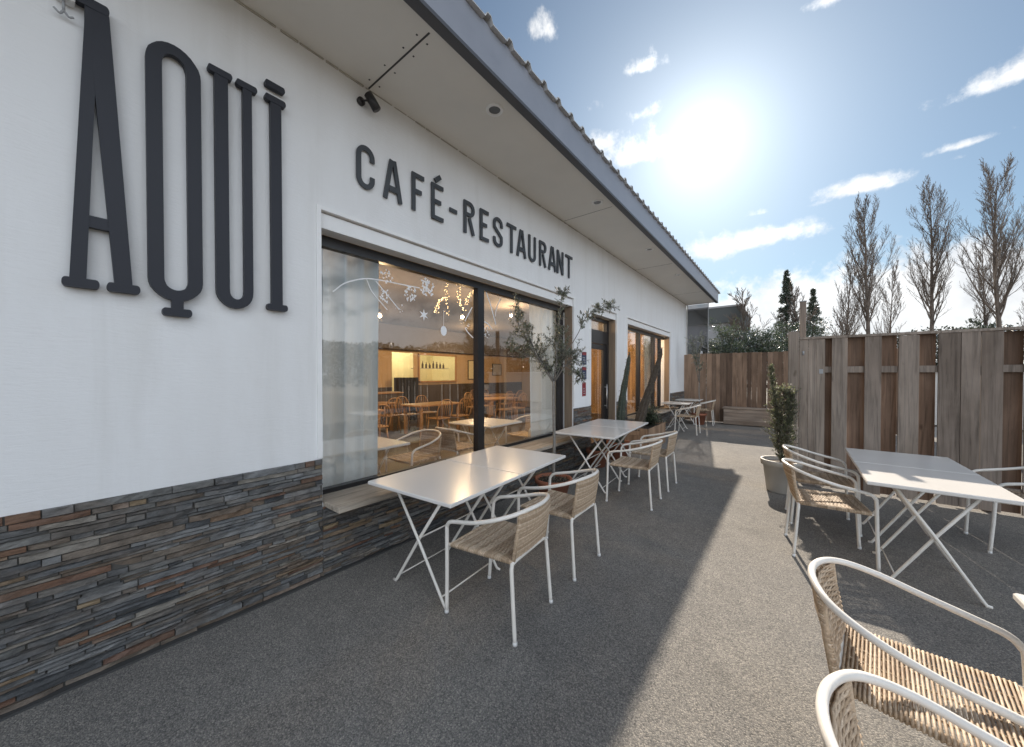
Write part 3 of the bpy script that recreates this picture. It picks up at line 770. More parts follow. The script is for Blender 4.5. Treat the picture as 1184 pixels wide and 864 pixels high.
# pendant lamps, the last two added out of sight to brighten the room
pl = None
for i,(x,y_,z_) in enumerate(((-2.0,4.66,2.62),(-2.0,6.13,2.84),(-2.2,3.08,2.46),(-1.3,10.9,2.45),(-5,8.26,2.5),(-5,3.97,2.5))):
    if pl is None:
        pl = empty('pendant_lamp', (x,y_,z_), 0, 'x', 'lamp', 'bare bulb pendants inside the cafe')
        q = MB(); q.sphere((0,0,0),.030); q.build('bulb', M['bulb'], pl)
        q = MB(); q.lathe([(.0,.10),(.02,.10),(.022,.045),(.0,.04)],(0,0,0),12); q.tube([(0,0,.1),(0,0,.21)],.004,5); q.build('socket', M['black'], pl)
        o = pl
    else: o = copy_tree(pl); o.location = (x,y_,z_)
    o['label'] = ['glowing bare bulb pendant among the fairy lights beside the window mullion','glowing bare bulb pendant seen through the pane right of the mullion','glowing bare bulb pendant seen beside the left curtain','glowing bulb pendant behind the far window','added bulb pendant hidden behind the mullion, brightening the room','added bulb pendant hidden behind the left curtain, brightening the room'][i]
    L = bpy.data.lights.new('pendant_light', 'POINT'); L.energy = (38,18,10,55,38,32)[i]; L.color = (1,.68,.37); L.shadow_soft_size = .05
    lo = bpy.data.objects.new('pendant_light', L); lo.location = (0,0,-.07); lo.parent = o; C.objects.link(lo)
# fairy light strings
rf = random.Random(9)
e_ = None
for i,p in enumerate(([(2.922,2.76),(2.905,2.5),(2.907,2.26)],[(2.88,2.467),(2.80,2.44),(2.755,2.36),(2.731,2.257)],[(3.081,2.76),(3.10,2.55),(3.12,2.44),(3.202,2.365)],[(3.378,2.654),(3.27,2.55),(3.225,2.44)])):
    q = MB(); pp = smooth_path([(0,a,c_) for a,c_ in p],12)
    for k,a in enumerate(pp):
        for r_ in range(2 if k%2 else 1): q.sphere((a.x+rf.uniform(-.03,.03)-.45,a.y+rf.uniform(-.02,.02),a.z+rf.uniform(-.012,.012)),rf.uniform(.0022,.004),6,4)
    root = empty('fairy_lights', (0,0,0), 0, ['straight string of warm fairy lights hanging at the window','short side sprig of fairy lights curling left','string of fairy lights curling right past the bulb','slanting string of fairy lights beside the mullion'][i], 'string lights', 'fairy light strings inside the window')
    q.build('beads', M['fairy'], root)
    w_ = MB(); w_.tube([(a.x-.45,a.y,a.z) for a in pp]+([(-.45,p[0][0],2.98)] if False else []), .0025, 4); w_.build('wire', M['black'], root)

# ------------------------------------------------------------------ terrace furniture
def chair_proto():
    e_ = empty('rattan_armchair', (0,0,0), 0, 'x', 'chair', 'rattan armchairs on the terrace')
    q = MB(); half = [(.262,-.232,.0),(.248,-.243,.30),(.240,-.252,.545),(.230,-.257,.588),(.20,-.263,.616),(.14,-.270,.632),(.0,-.283,.662),(-.13,-.272,.70),(-.235,-.215,.733),(-.292,-.115,.752)]
    pts = half + [(-.312,0,.757)] + [(x,-y,z) for x,y,z in reversed(half)]
    q.tube(smooth_path(pts,5), .0128, 10); q.build('arm_frame', M['tube'], e_)
    q = MB()   # seat rails between rear bow and front legs + front bar
    for s_ in (-1,1): q.tube([(-.225,s_*.195,.452),(.0,s_*.212,.455),(.236,s_*.238,.455)], .010, 8)
    q.tube([(.222,-.235,.452),(.222,.235,.452)], .009, 8)
    q.build('seat_rail', M['tube'], e_)
    q = MB(); hl = [(-.262,-.228,0),(-.245,-.222,.22),(-.232,-.217,.395),(-.229,-.210,.430),(-.228,-.185,.449)]
    q.tube(smooth_path(hl+[(-.228,0,.451)]+[(x,-y,z) for x,y,z in reversed(hl)],5), .0122, 10); q.build('rear_legs', M['tube'], e_)
    for (x,y) in ((.262,-.232),(.262,.232),(-.262,-.228),(-.262,.228)):
        q = MB(); q.lathe([(0,0),(.0145,0),(.0145,.018),(.013,.02)],(x,y,.0),10); q.build('foot_cap', M['white_trim'], e_)
    rr = random.Random(4)
    q = MB()   # seat: cords wound side to side over the rails, two bands woven front to back
    n = 37
    for k in range(n):
        x = -.212 + .425*k/(n-1); hw = .205+.028*(k/(n-1)); ph = k % 2
        zc = .459
        def sag(y_): return -.012*(1-(y_/hw)**2)
        ring = []
        for j in range(13):
            y_ = -hw + 2*hw*j/12
            ring.append((x, y_, zc+.011+sag(y_)+(.0022 if (j+ph)%2 else -.0022)*(1 if 1<j<11 else 0)))
        ring += [(x,hw+.013,zc+.002),(x,hw+.008,zc-.012)]
        for j in range(5):
            y_ = hw - 2*hw*j/4*1.0
            ring.append((x+.004, y_, zc-.013+sag(y_)))
        ring += [(x,-hw-.008,zc-.012),(x,-hw-.013,zc+.002)]
        q.tube(ring, .0043, 5, closed=True, tone=rr.random())
        if k % 3 == 2:
            pass
    for y_ in (-.15,-.075,.0,.075,.15):
        q.tube([(-.214+.43*j/24, y_, .462-.012*(1-(y_/.22)**2)+(.006 if j%2 else .0)) for j in range(25)], .0042, 5, tone=rr.random())
    for k in range(n):   # front roll
        pass
    for s_ in (-1,1): q.tube([(-.226,s_*.199,.453),(.0,s_*.217,.456),(.218,s_*.236,.456)], .0125, 8, tone=.3)
    q.tube([(.220,-.232,.455),(.220,.232,.455)], .0115, 8, tone=.4)
    q.build('seat', M['rattan'], e_)
    q = MB(); n = 29
    for k in range(n):
        f = k/(n-1); z = .468+.262*f
        xc = -.2285-.030*min(1,f*1.35) - .010*max(0,f-.5)*2; hw = .187-.012*max(0,f-.4)
        ring = []
        for j in range(11):
            y_ = -hw+2*hw*j/10; bow = -.026*(1-(y_/hw)**2)*(0.3+f)
            ring.append((xc+.009+bow+(.002 if (j+k)%2 else -.002), y_, z))
        ring += [(xc+.003,hw+.012,z+.003),(xc-.008,hw+.009,z+.005)]
        for j in range(7):
            y_ = hw-2*hw*j/6; bow = -.026*(1-(y_/hw)**2)*(0.3+f)
            ring.append((xc-.009+bow, y_, z+.005))
        ring += [(xc-.008,-hw-.009,z+.005),(xc+.003,-hw-.012,z+.003)]
        q.tube(ring, .0043, 5, closed=True, tone=rr.random())
    for y_ in (-.12,-.06,0,.06,.12):
        q.tube([(-.2285-.030*min(1,j/20*1.35)-.010*max(0,j/20-.5)*2-.026*(1-(y_/.187)**2)*(.3+j/20)+(.005 if j%2 else -.004), y_, .462+.270*j/20) for j in range(21)], .004, 5, tone=rr.random())
    for s_ in (-1,1): q.tube([(-.228,s_*.189,.455),(-.252,s_*.190,.60),(-.266,s_*.180,.735)], .0115, 8, tone=.35)
    q.build('backrest', M['rattan'], e_)
    return e_
CH = chair_proto()
chairs = [
 (1.305,1.80,185,'rattan armchair at the long table under the big window, nearest the stone wall base'),
 (1.285,2.60,181,'rattan armchair at the long table by the potted olive, overlapped by its neighbour'),
 (1.315,4.36,183,'rattan armchair at the white table beside the olive, front one of that pair'),
 (1.300,5.17,181,'rattan armchair at the white table beside the olive, rear one of that pair'),
 (.715,10.2,181,'small far rattan armchair at the little table near the chest'),
 (.74,12.35,184,'farthest rattan armchair, against the back fence table'),
 (3.085,4.11,7,'rattan armchair with sunlit seat at the front corner of the fence table'),
 (3.08,4.92,5,'rattan armchair at the fence table beside the tapered shrub pot'),
 (4.45,5.20,182,'rattan armchair on the fence side of the white table, half cut by the frame edge'),
 (3.20,1.85,-8,'large foreground rattan armchair with its woven seat in full view'),
 (3.19,1.10,-4,'rattan armchair lowest in the frame, mostly arm rail and backrest top'),
]
for i,(x,y,a,lab) in enumerate(chairs):
    o = CH if i == 0 else copy_tree(CH)
    o.location = (x,y,0); o.rotation_euler = (0,0,R(a)); o['label'] = lab

for x,y,a,lab in ((-.90,2.76,-88,'white framed armchair just inside the big window, facing the near indoor table'),(-.95,3.56,91,'white framed armchair just inside the big window, left of the mullion facing away'),(-.80,5.02,-92,'white framed armchair just inside the big window beside the right curtain')):
    o = copy_tree(CH); o.location = (x,y,.05); o.rotation_euler = (0,0,R(a)); o['label'] = lab; o['group'] = 'armchairs inside the window'
def table_proto():
    e_ = empty('folding_table', (0,0,0), 0, 'x', 'table', 'white folding tables on the terrace')
    q = MB(); q.box(-.42,.42,-.3965,.3965,.731,.757,bev=.005); q.build('tabletop', M['table'], e_)
    q = MB()
    for s_ in (-1,1):
        q.tube([(-.30,s_*.275,.7195),(.30,s_*.275,.7195)], .010, 8)
    q.build('under_rail', M['tube'], e_)
    for s_ in (-1,1):
        for d in (-1,1):
            yy = s_*(.268 if d > 0 else .286)
            q = MB(); q.tube([(d*.235,yy,.722),(d*.0,yy,.395),(-d*.245,yy,.03),(-d*.262,yy,.008),(-d*.29,yy,.006)], [.0125,.0125,.012,.012,.010], 8, up=(0,1,0), flat=.7)
            q.build('leg', M['tube'], e_)
    q = MB()
    q.tube([(-.225,-.268,.06),(-.225,.268,.06)], .0055, 6); q.tube([(.225,-.286,.06),(.225,.286,.06)], .0055, 6); q.tube([(0,-.29,.395),(0,.29,.395)], .006, 6)
    q.build('stretcher', M['tube'], e_)
    return e_
TB = table_proto()
tabs = []
def pair(cx, cy, rz, sx, sy, labs):
    for k, s_ in enumerate((-1,1)):
        d = s_*.40*sy
        tabs.append((cx - math.sin(R(rz))*d, cy + math.cos(R(rz))*d, rz, sx, sy, labs[k]))
pair(.72,2.235,3.6,1.01,1.005,('white folding table under the big window catching a warm lamp glow','white folding table under the big window pushed on beyond the glowing one, nearest the olive'))
pair(.615,5.11,3.8,1.02,1.10,('white folding table beside the olive trunk, with two chairs','white folding table just past the olive, in front of the plank planter'))
pair(3.645,4.46,-.8,.86,.972,('white folding table near the fence with its front edge in sun','white folding table near the fence, behind the one with a sunlit edge'))
tabs.append((.33,10.72,3,.85,.9,'small white table beyond the planter in front of the far window'))
tabs.append((.30,12.3,2,.9,.9,'small white table farthest back by the board fence'))
tabs.append((3.872,1.736,-1,1.0,.99,'white folding table whose bare corner pokes in beside the large foreground chair'))
for i,(x,y,rz,sx,sy,lab) in enumerate(tabs):
    o = TB if i == 0 else copy_tree(TB)
    o.location = (x,y,0); o.rotation_euler = (0,0,R(rz)); o.scale = (sx,sy,1); o['label'] = lab

for x,y,rz,lab in ((-.86,1.96,1,'white folding table just inside the window beside the left curtain'),(-.95,4.15,2,'white folding table just inside the window right of the mullion')):
    o = copy_tree(TB); o.location = (x,y,.05); o.rotation_euler = (0,0,R(rz)); o['label'] = lab; o['group'] = 'white tables inside the window'
# chest by the back fence
e_ = empty('storage_chest', (1.85,12.85,0), 0, 'low wooden storage chest against the back board fence', 'chest')
q = MB()
for k in range(4): q.box(-.62,.62,-.21,.2,.02+k*.118,.02+k*.118+.115,tone=(.2,.6,.4,.8)[k],bev=.003)
q.build('body', M['chest'], e_)
q = MB(); q.box(-.65,.65,-.235,.22,.497,.535,tone=.5,bev=.004); q.build('lid', M['chest'], e_)
# white lines painted patches of light are real sun through fence gaps

# ------------------------------------------------------------------ fences
rw = random.Random(21)
def fence_right():
    e_ = empty('board_fence', (2.80,6.41,0), 0, 'weathered grey and brown shadowbox board fence behind the sunlit table', 'fence')
    fb = MB(); bb = MB()
    ox = 2.80
    front = [(2.925,3.018),(3.021,3.105),(3.107,3.193),(3.262,3.415),(3.575,3.727),(3.873,4.044),(4.193,4.360),(4.364,4.504),(4.508,4.660),(4.80,4.955),(5.09,5.245),(5.38,5.535),(5.66,5.815),(5.95,6.10),(6.24,6.39),(6.52,6.67),(6.8,6.95),(7.09,7.24),(7.38,7.53),(7.66,7.81)]
    back = [(3.175,3.268),(3.40,3.583),(3.72,3.868),(4.038,4.187),(4.65,4.812),(4.335,4.39)] + [(4.945+.2885*k,4.945+.2885*k+.158) for k in range(10)]  # the narrow strip is added to block sun through a front joint
    H = 2.062
    for a,b_ in front: fb.box(a-ox,b_-ox,-.050,-.028,.03,H-.03+rw.uniform(-.008,.008),tone=rw.random(),bev=.002)
    for a,b_ in back: bb.box(a-ox,b_-ox,.022,.044,.03,H-.03+rw.uniform(-.01,.01),tone=rw.random(),bev=.002)
    fb.build('front_boards', M['fence_grey'], e_); bb.build('back_boards', M['fence_brown'], e_)
    rl = MB()
    for z0,z1 in ((.22,.30),(1.575,1.655)): rl.box(.13,5.1,-.027,.021,z0,z1,tone=.35)
    rl.box(.13,5.1,-.058,.05,H-.028,H+.002,tone=.7); rl.build('rail', M['fence_grey'], e_)
    ps = MB(); ps.box(.0,.118,-.075,.06,.0,2.15,tone=.85,bev=.006); ps.build('post', M['fence_grey'], e_)
    for x in (1.75,3.55,5.1):
        ps = MB(); ps.box(x,x+.09,.046,.13,.0,1.98,tone=.3,bev=.005); ps.build('post', M['fence_brown'], e_)
    pl_ = MB(); pl_.box(.335,.375,-.056,-.0505,1.56,1.62); pl_.tube([(.165,-.052,1.82),(.165,-.054,1.87)],.012,8); pl_.build('bracket', M['grey_line'], e_)
fence_right()
def fence_back():
    e_ = empty('board_fence', (-.3,13.12,0), 0, 'tall brown close board fence closing the far end of the terrace', 'fence')
    fb = MB(); x = 0.0; k = 0
    while x < 5.6:
        w_ = rw.uniform(.105,.165); H = 2.225+rw.uniform(-.012,.012); gap = .004 if rw.random() > .18 else .016
        if k == 0:
            pts = [(x,.02),(x+w_,.02),(x+w_,H)]+[(x+w_*(1-.55*i/5-.45*(i/5)**2)*1.0, H-.16*(i/5)**2.2) for i in range(1,6)]
            fb.poly([(p_[0],p_[1]) for p_ in pts], lambda u,v,d: (u,d,v), .022, .0, tone=.9)
        else: fb.box(x,x+w_,0,.022,.02,H,tone=(.75+.25*rw.random()) if x < 1.0 else rw.random()*.75,bev=.002)  # leftmost boards toned lighter, painting in the warm light that falls there
        x += w_+gap; k += 1
    fb.build('boards', M['fence_back'], e_)
    rl = MB()
    for z in (.3,1.15,1.95): rl.box(.02,5.6,.024,.07,z,z+.09,tone=.3)
    rl.build('rail', M['fence_back'], e_)
    for x in (.05,1.9,3.7,5.5):
        ps = MB(); ps.box(x,x+.09,.072,.16,0,2.1,tone=.3); ps.build('post', M['fence_back'], e_)
fence_back()
e_ = empty('metal_post', (2.98,7.3,0), 0, 'square weathered post standing behind the corner of the weathered fence', 'post')
q = MB(); q.box(-.04,.04,-.04,.04,0,2.70,bev=.004); q.build('shaft', M['fence_grey'], e_)
q = MB(); q.box(-.045,.045,-.045,.045,2.70,2.712); q.build('cap', M['grey_line'], e_)
e_ = empty('wall_pillar', (2.86,7.4,0), 0, 'pale block pillar peeping over the corner of the weathered fence', 'pillar')
q = MB(); q.box(-.06,.055,-.06,.06,0,2.19,bev=.006); q.build('shaft', M['palewall'], e_)
q = MB(); q.box(-.075,.07,-.075,.075,2.192,2.225,bev=.005); q.build('cap', M['palewall'], e_)

# glass wind screen at the building end
e_ = empty('glass_screen', (.035,13.45,0), 0, 'dark glass wind screen under the far end of the eaves', 'screen')
q = MB(); q.box(.0,.62,.0,.01,2.0,3.93); q.build('pane', M['glass_dark'], e_)
q = MB(); q.box(-.03,-.002,-.01,.02,0,3.94); q.box(.622,.64,-.01,.02,0,3.94); q.box(.0,.62,-.01,.02,1.96,1.998); q.build('frame', M['grey_line'], e_)

# ------------------------------------------------------------------ plants
rp = random.Random(77)
def rdir(): 
    while True:
        v = Vector((rp.uniform(-1,1),rp.uniform(-1,1),rp.uniform(-1,1)))
        if .05 < v.length < 1: return v.normalized()
def pot(prof, n, c=(0,0,0)):
    q = MB(); q.lathe(prof, c, n); return q
# olive in terracotta
def olive(x, y, th, crown_c, lobes, sprigs, lab, potr=.2, poth=.30, nleaf=1.0, mtpot='terracotta', trad=.017, leafL=.048):
    e_ = empty('olive_tree', (x,y,0), 0, lab, 'tree')
    k = potr
    pb = pot([(0,.0),(k*.72,.0),(k*.95,poth*.8),(k*1.08,poth*.8),(k*1.1,poth),(k*.98,poth),(k*.93,poth*.86)], 30).build('pot', M[mtpot], e_)
    q = MB(); q.lathe([(0,poth*.9),(k*.5,poth*.89),(k*.94,poth*.86)],(0,0,0),20)
    q.build('soil', M['soil'], e_)
    q = MB()
    for i in range(160):
        a = rp.uniform(0,2*PI); r_ = k*.88*math.sqrt(rp.random())
        q.leaf(Vector((r_*math.cos(a),r_*math.sin(a),poth*.9+rp.uniform(0,.025))), rdir(), Vector((0,0,1)), .03, .014, rp.random())
    q.build('leaf_litter', M['dry_leaf'], e_)
    tk = MB()
    top = Vector((crown_c[0]*.25,crown_c[1]*.25,th))
    tk.tube(smooth_path([(0,0,poth*.85),(.012,.0,th*.5),(-.006,.008,th*.8),tuple(top)],4), [trad*1.2-.3*trad*i/12 for i in range(13)], 8)
    lv = MB()
    def twig(a, b_, r0, leaves, spread=.03):
        mid = (a+b_)*.5 + Vector((rp.uniform(-1,1),rp.uniform(-1,1),rp.uniform(-.3,1)))*(b_-a).length*.10
        pp = smooth_path([tuple(a),tuple(mid),tuple(b_)],4)
        tk.tube(pp, [r0*(1-.75*i/(len(pp)-1)) for i in range(len(pp))], 4)
        for i in range(leaves):
            f = .15+.85*rp.random(); ix = f*(len(pp)-1); j = min(int(ix),len(pp)-2); p_ = pp[j].lerp(pp[j+1], ix-j)
            ax = (pp[j+1]-pp[j]).normalized()
            d = (ax*.7+rdir()*.9)
            lv.leaf(p_, d, Vector((0,0,1))+rdir()*.5, leafL*rp.uniform(.7,1.2), leafL*.27, rp.random())
    for (cx,cy,cz,r_,nb) in lobes:
        cc = Vector((cx,cy,cz)); st_ = top+Vector((0,0,-.03))
        m_ = st_.lerp(cc,.55)+rdir()*.03
        tk.tube([tuple(st_),tuple(m_),tuple(cc)], [trad*.55,trad*.4,trad*.25], 6)
        for i in range(nb):
            a = m_.lerp(cc, rp.random())
            b_ = cc + rdir()*r_*rp.uniform(.5,1.05)
            twig(a, b_, .0042, int(15*nleaf))
    for pts_ in sprigs:
        P_ = [Vector(p_) for p_ in pts_]; pp = smooth_path([tuple(p_) for p_ in P_],6)
        tk.tube(pp, [.006*(1-.7*i/(len(pp)-1)) for i in range(len(pp))], 5)
        for i in range(len(pp)//3, len(pp)):
            for _ in range(3):
                b_ = pp[i]+rdir()*rp.uniform(.04,.11)+Vector((0,0,.02)); twig(pp[i], b_, .003, int(7*nleaf))
    tk.build('trunk', M['pale_bark'], e_); lv.build('crown', M['olive_leaf'], e_)
    return e_
# local axes: image-right is (.79,.61,0)
def il(u, w, z): return (u*.788-w*.615, u*.615+w*.788, z)
olive(.50,3.80,1.47,(0,0,1.7),
  [(*il(-.02,0,1.66),.20,18),(*il(-.30,.05,1.98),.25,22),(*il(-.46,-.05,2.20),.20,12),(*il(.12,.05,1.82),.25,20),(*il(.30,-.02,1.80),.20,14),(*il(.08,.1,2.08),.22,14),(*il(-.20,0,1.80),.20,14),(*il(.02,-.08,1.95),.24,14)],
  [[il(.05,0,1.7),il(.06,0,2.1),il(.10,.03,2.5),il(.12,.03,2.58)],[il(.15,0,1.8),il(.30,0,2.05),il(.42,0,2.28),il(.62,.02,2.38),il(.74,.02,2.38)],[il(-.25,0,1.9),il(-.38,0,2.2),il(-.47,0,2.45)],[il(-.1,0,1.7),il(-.42,-.05,1.82),il(-.58,-.05,1.95)],[il(.1,0,1.7),il(.3,0,1.55),il(.34,0,1.50)]],
  'slender olive tree in a terracotta pot between the window tables', potr=.215, poth=.26, nleaf=1.7)
olive(.62,12.25,1.3,(0,0,1.7),[(*il(-.1,0,2.2),.26,18),(*il(-.25,0,2.6),.24,16),(*il(.05,0,2.75),.2,12),(*il(-.02,0,1.9),.22,14)],[],'small grey leaved olive standing in the corner by the back fence',potr=.2,poth=.35,nleaf=.8,leafL=.075)
# grey tapered pot with upright shrub
e_ = empty('potted_shrub', (2.74,5.90,0), 0, 'upright small leaved evergreen shrub in a tapered taupe pot at the fence corner', 'plant')
pot([(0,.0),(.165,.0),(.172,.01),(.215,.345),(.240,.35),(.248,.41),(.244,.42),(.222,.42),(.212,.36)], 36).build('pot', M['greypot'], e_)
e_.scale = (.93,.93,1)
q = MB(); q.lathe([(0,.385),(.1,.385),(.214,.37)],(0,0,0),24); q.build('soil', M['soil'], e_)
st_ = MB(); lv = MB()
def dense(axis, rad, n, L_, W_):
    """leaves round an axis curve; rad(f) gives radius"""
    pp = smooth_path(axis,6)
    st_.tube(pp,[.012*(1-.7*i/(len(pp)-1)) for i in range(len(pp))],6)
    for i in range(n):
        f = rp.random(); ix = f*(len(pp)-1); j = min(int(ix),len(pp)-2); c_ = pp[j].lerp(pp[j+1],ix-j)
        a = rp.uniform(0,2*PI); rr_ = rad(f)*(.45+.6*rp.random())*(1+.30*math.sin(f*23+a*2)+.18*math.sin(f*51-a*3))
        tip = c_+Vector((math.cos(a)*rr_,math.sin(a)*rr_,rr_*.55))
        st_.tube([tuple(c_),tuple(tip)],[.003,.0014],3,cap=False)
        for _ in range(9):
            p_ = c_.lerp(tip,rp.uniform(.35,1.05))+rdir()*.014
            lv.leaf(p_, Vector((math.cos(a),math.sin(a),.9))+rdir()*.9, Vector((0,0,1))+rdir()*.4, L_*rp.uniform(.7,1.25), W_, min(1,max(0,rp.gauss(.45,.25))))
dense([(0,0,.38),(.0,.01,.7),(-.01,.02,1.0),(.02,.02,1.34)], lambda f: (.20*(1-.5*f)**.6*(.30+.70*min(1,f*3.4))), 430, .030, .016)
dense([(-.03,.0,.5),(-.06,-.02,1.0),(-.10,-.06,1.35),(-.125,-.08,1.66)], lambda f: .085*(1.05-.75*f), 230, .028, .015)
dense([(.03,.0,.5),(.08,.05,1.0),(.10,.075,1.28)], lambda f: .12*(1.1-.6*f), 260, .030, .016)
st_.build('stem', M['bark'], e_); lv.build('foliage', M['box_leaf'], e_)
# columnar cacti in pots / plank planter
def cactus_col(pts_, r0, r1):
    q = MB(); sp_ = MB(); pp = smooth_path(pts_,10); n = len(pp); ribs = 8
    verts = []; fs = []; m_ = ribs*4
    for i,p_ in enumerate(pp):
        f = i/(n-1); r_ = (r0+(r1-r0)*f)*(1+.07*math.sin(i*1.1))
        if f > .9: r_ *= max(.12,(1-f)/.1)**.6
        for k in range(m_):
            a = 2*PI*k/m_; rr_ = r_*(1+.22*math.cos(a*ribs))
            verts.append((p_.x+rr_*math.cos(a),p_.y+rr_*math.sin(a),p_.z))
            if k % 4 == 0 and i % 2 == 0:
                for _ in range(3):
                    d = Vector((math.cos(a),math.sin(a),0))+rdir()*.9
                    b_ = Vector(verts[-1]); sp_.tube([tuple(b_),tuple(b_+d*.022)],[.0012,.0006],3,cap=False)
    for i in range(n-1):
        for k in range(m_):
            l = (k+1) % m_; fs.append((i*m_+k,i*m_+l,(i+1)*m_+l,(i+1)*m_+k))
    q.faces(verts, fs, .5, True); return q, sp_
e_ = empty('columnar_cactus', (.36,6.30,0), 0, 'tall dark green columnar cactus leaning beside the door', 'cactus')
pot([(0,.0),(.15,.0),(.19,.27),(.21,.27),(.212,.33),(.19,.33),(.185,.29)], 24).build('pot', M['terracotta'], e_)
q = MB(); q.lathe([(0,.3),(.1,.3),(.185,.29)],(0,0,0),16); q.build('soil', M['soil'], e_)
a_, s_ = cactus_col([(0,0,.28),(.03,.02,.7),(.06,.05,1.15),(.12,.10,1.62),(.155,.13,1.95)], .085, .022)
a_.build('column', M['cactus'], e_); s_.build('spines', M['spine'], e_)
e_ = empty('plank_planter', (.36,7.85,0), 0, 'low wooden plank planter box below the far window', 'planter')
q = MB()
for k in range(9):
    y_ = -.62+k*.138
    q.box(.235,.255,y_,y_+.135,.01,.46+rp.uniform(-.006,.006),tone=rp.random(),bev=.002); q.box(-.255,-.235,y_,y_+.135,.01,.46,tone=rp.random(),bev=.002)
for k in range(3):
    q.box(-.234,.234,-.62,-.60,.01+k*.15,.155+k*.15,tone=rp.random(),bev=.002); q.box(-.234,.234,.602,.622,.01+k*.15,.155+k*.15,tone=rp.random(),bev=.002)
q.build('box', M['planter'], e_)
q = MB(); q.box(-.233,.233,-.598,.60,.02,.41); q.build('soil', M['soil'], e_)
e_ = empty('columnar_cactus', (.36,7.55,.41), 0, 'leaning dry brown columnar cactus rising from the plank planter', 'cactus')
a_, s_ = cactus_col([(0,-.25,.0),(.06,-.02,.45),(.12,.2,.85),(.22,.42,1.35),(.27,.55,1.72)], .095, .028)
a_.build('column', M['dead_stem'], e_); s_.build('spines', M['spine'], e_)
e_ = empty('trailing_shrub', (.36,8.15,.40), 0, 'low dark bushy shrub spilling over the plank planter', 'plant')
st_ = MB(); lv = MB()
for i in range(160):
    a = rp.uniform(0,2*PI); el = rp.uniform(.1,1.3); L_ = rp.uniform(.25,.52)
    tip = Vector((math.cos(a)*math.cos(el)*L_*.62, math.sin(a)*math.cos(el)*L_*1.1, .05+math.sin(el)*L_*.85))
    st_.tube(smooth_path([(0,0,0),tuple(tip*.5+Vector((0,0,.08))),tuple(tip)],3),[.004,.004,.003,.003,.002,.002,.0015],3,cap=False)
    for _ in range(22):
        p_ = tip*rp.uniform(.4,1.05)+rdir()*.03+Vector((0,0,.03))
        lv.leaf(p_, rdir()+Vector((0,0,.3)), Vector((0,0,1)), rp.uniform(.03,.055), .02, rp.random())
st_.build('stem', M['bark'], e_); lv.build('foliage', M['ever_leaf'], e_)
e_ = empty('potted_succulent', (.26,5.62,0), 0, 'terracotta pot with a low plant half hidden under the white table', 'plant')
pot([(0,.0),(.13,.0),(.17,.23),(.19,.23),(.192,.29),(.17,.29),(.165,.25)], 24).build('pot', M['terracotta'], e_)
q = MB(); q.lathe([(0,.26),(.165,.25)],(0,0,0),16); q.build('soil', M['soil'], e_)
lv = MB()
for i in range(90): lv.leaf(Vector((rp.uniform(-.08,.08),rp.uniform(-.08,.08),.26)), rdir()+Vector((0,0,1.2)), Vector((1,0,0)), rp.uniform(.06,.16), .022, rp.random())
lv.build('foliage', M['box_leaf'], e_)

# ------------------------------------------------------------------ trees beyond the fences
def bare_tree(x, y, H, seed, spread, lab, name='bare_poplar', fork=.30, dens=1.0, r0=.20, cols=9, cat='tree', group='bare poplars beyond the fence', up=1.0):
    rr = random.Random(seed); e_ = empty(name, (x,y,0), 0, lab, cat, group)
    tk = MB(); tw = MB()
    def rv(): return Vector((rr.uniform(-1,1),rr.uniform(-1,1),rr.uniform(-1,1)))
    def branch(p, d, L_, r, lvl, mb):
        n = (8,6,4,3)[lvl]; pts_ = [p.copy()]; q_ = p.copy(); dd = d.normalized()
        for i in range(n):
            dd = (dd + rv()*(.05,.10,.13,.15)[lvl] + Vector((0,0,(.05,.20,.17,.13)[lvl]*up))).normalized(); q_ = q_+dd*L_/n; pts_.append(q_.copy())
        tp = (.90,.86,.8,.6)[lvl]
        rs_ = [max(.008, r*(1-tp*i/n)) for i in range(n+1)]
        mb.tube([tuple(a) for a in pts_], rs_, (7,5,3,3)[lvl], cap=False)
        if lvl >= 3: return
        k = max(2,int((cols*3+14, 14, 8)[lvl]*dens)); f0 = fork if lvl == 0 else .12
        for i in range(k):
            f = f0 + (.97-f0)*(i+rr.random())/k
            ix = min(f*n, n-.001); j = int(ix); b_ = pts_[j].lerp(pts_[j+1], ix-j); ax = (pts_[j+1]-pts_[j]).normalized()
            side = rv(); side = (side-ax*side.dot(ax)).normalized()
            if lvl == 0:
                g_ = (f-f0)/(1-f0); an = R(rr.uniform(20,40)); LL = H*rr.uniform(.16,.36)*(1.0-.68*g_)*spread; rr_ = max(.022,rs_[j]*rr.uniform(.28,.55))
            else:
                an = R(rr.uniform(16,38)); LL = L_*rr.uniform(.22,.46)*(1.15-.55*f); rr_ = max(.010,rs_[j]*rr.uniform(.33,.52))
            branch(b_, ax*math.cos(an)+side*math.sin(an), LL, rr_, lvl+1, tw if lvl >= 1 else tk)
    branch(Vector((0,0,0)), Vector((rr.uniform(-.02,.02),rr.uniform(-.02,.02),1)), H, r0, 0, tk)
    tk.build('trunk', M['twig'], e_); tw.build('crown', M['twig'], e_)
    return e_
bare_tree(8.4,44.9,17.0,1,1.08,'bare poplar nearest the two cypresses, with a forked lower crown')
bare_tree(13.6,51.5,19.3,2,1.12,'tall bare poplar standing midway along the weathered fence')
bare_tree(17.1,49.2,18.0,3,1.2,'tall bare poplar at the frame edge, the tallest looking one')
bare_tree(19.6,62.0,15.6,4,.9,'smaller bare poplar between the two tallest ones', r0=.15, dens=.9)
bare_tree(23.2,64.5,13.9,5,.9,'short bare poplar cut by the frame edge', r0=.15, dens=.9)
bare_tree(7.1,47.2,12.2,6,1.25,'shorter spreading bare tree tucked beside the first poplar', r0=.16, dens=.8, fork=.15)
bare_tree(9.6,44.5,10.5,12,1.2,'thin young bare tree just right of the first poplar', r0=.10, dens=.7, fork=.2)
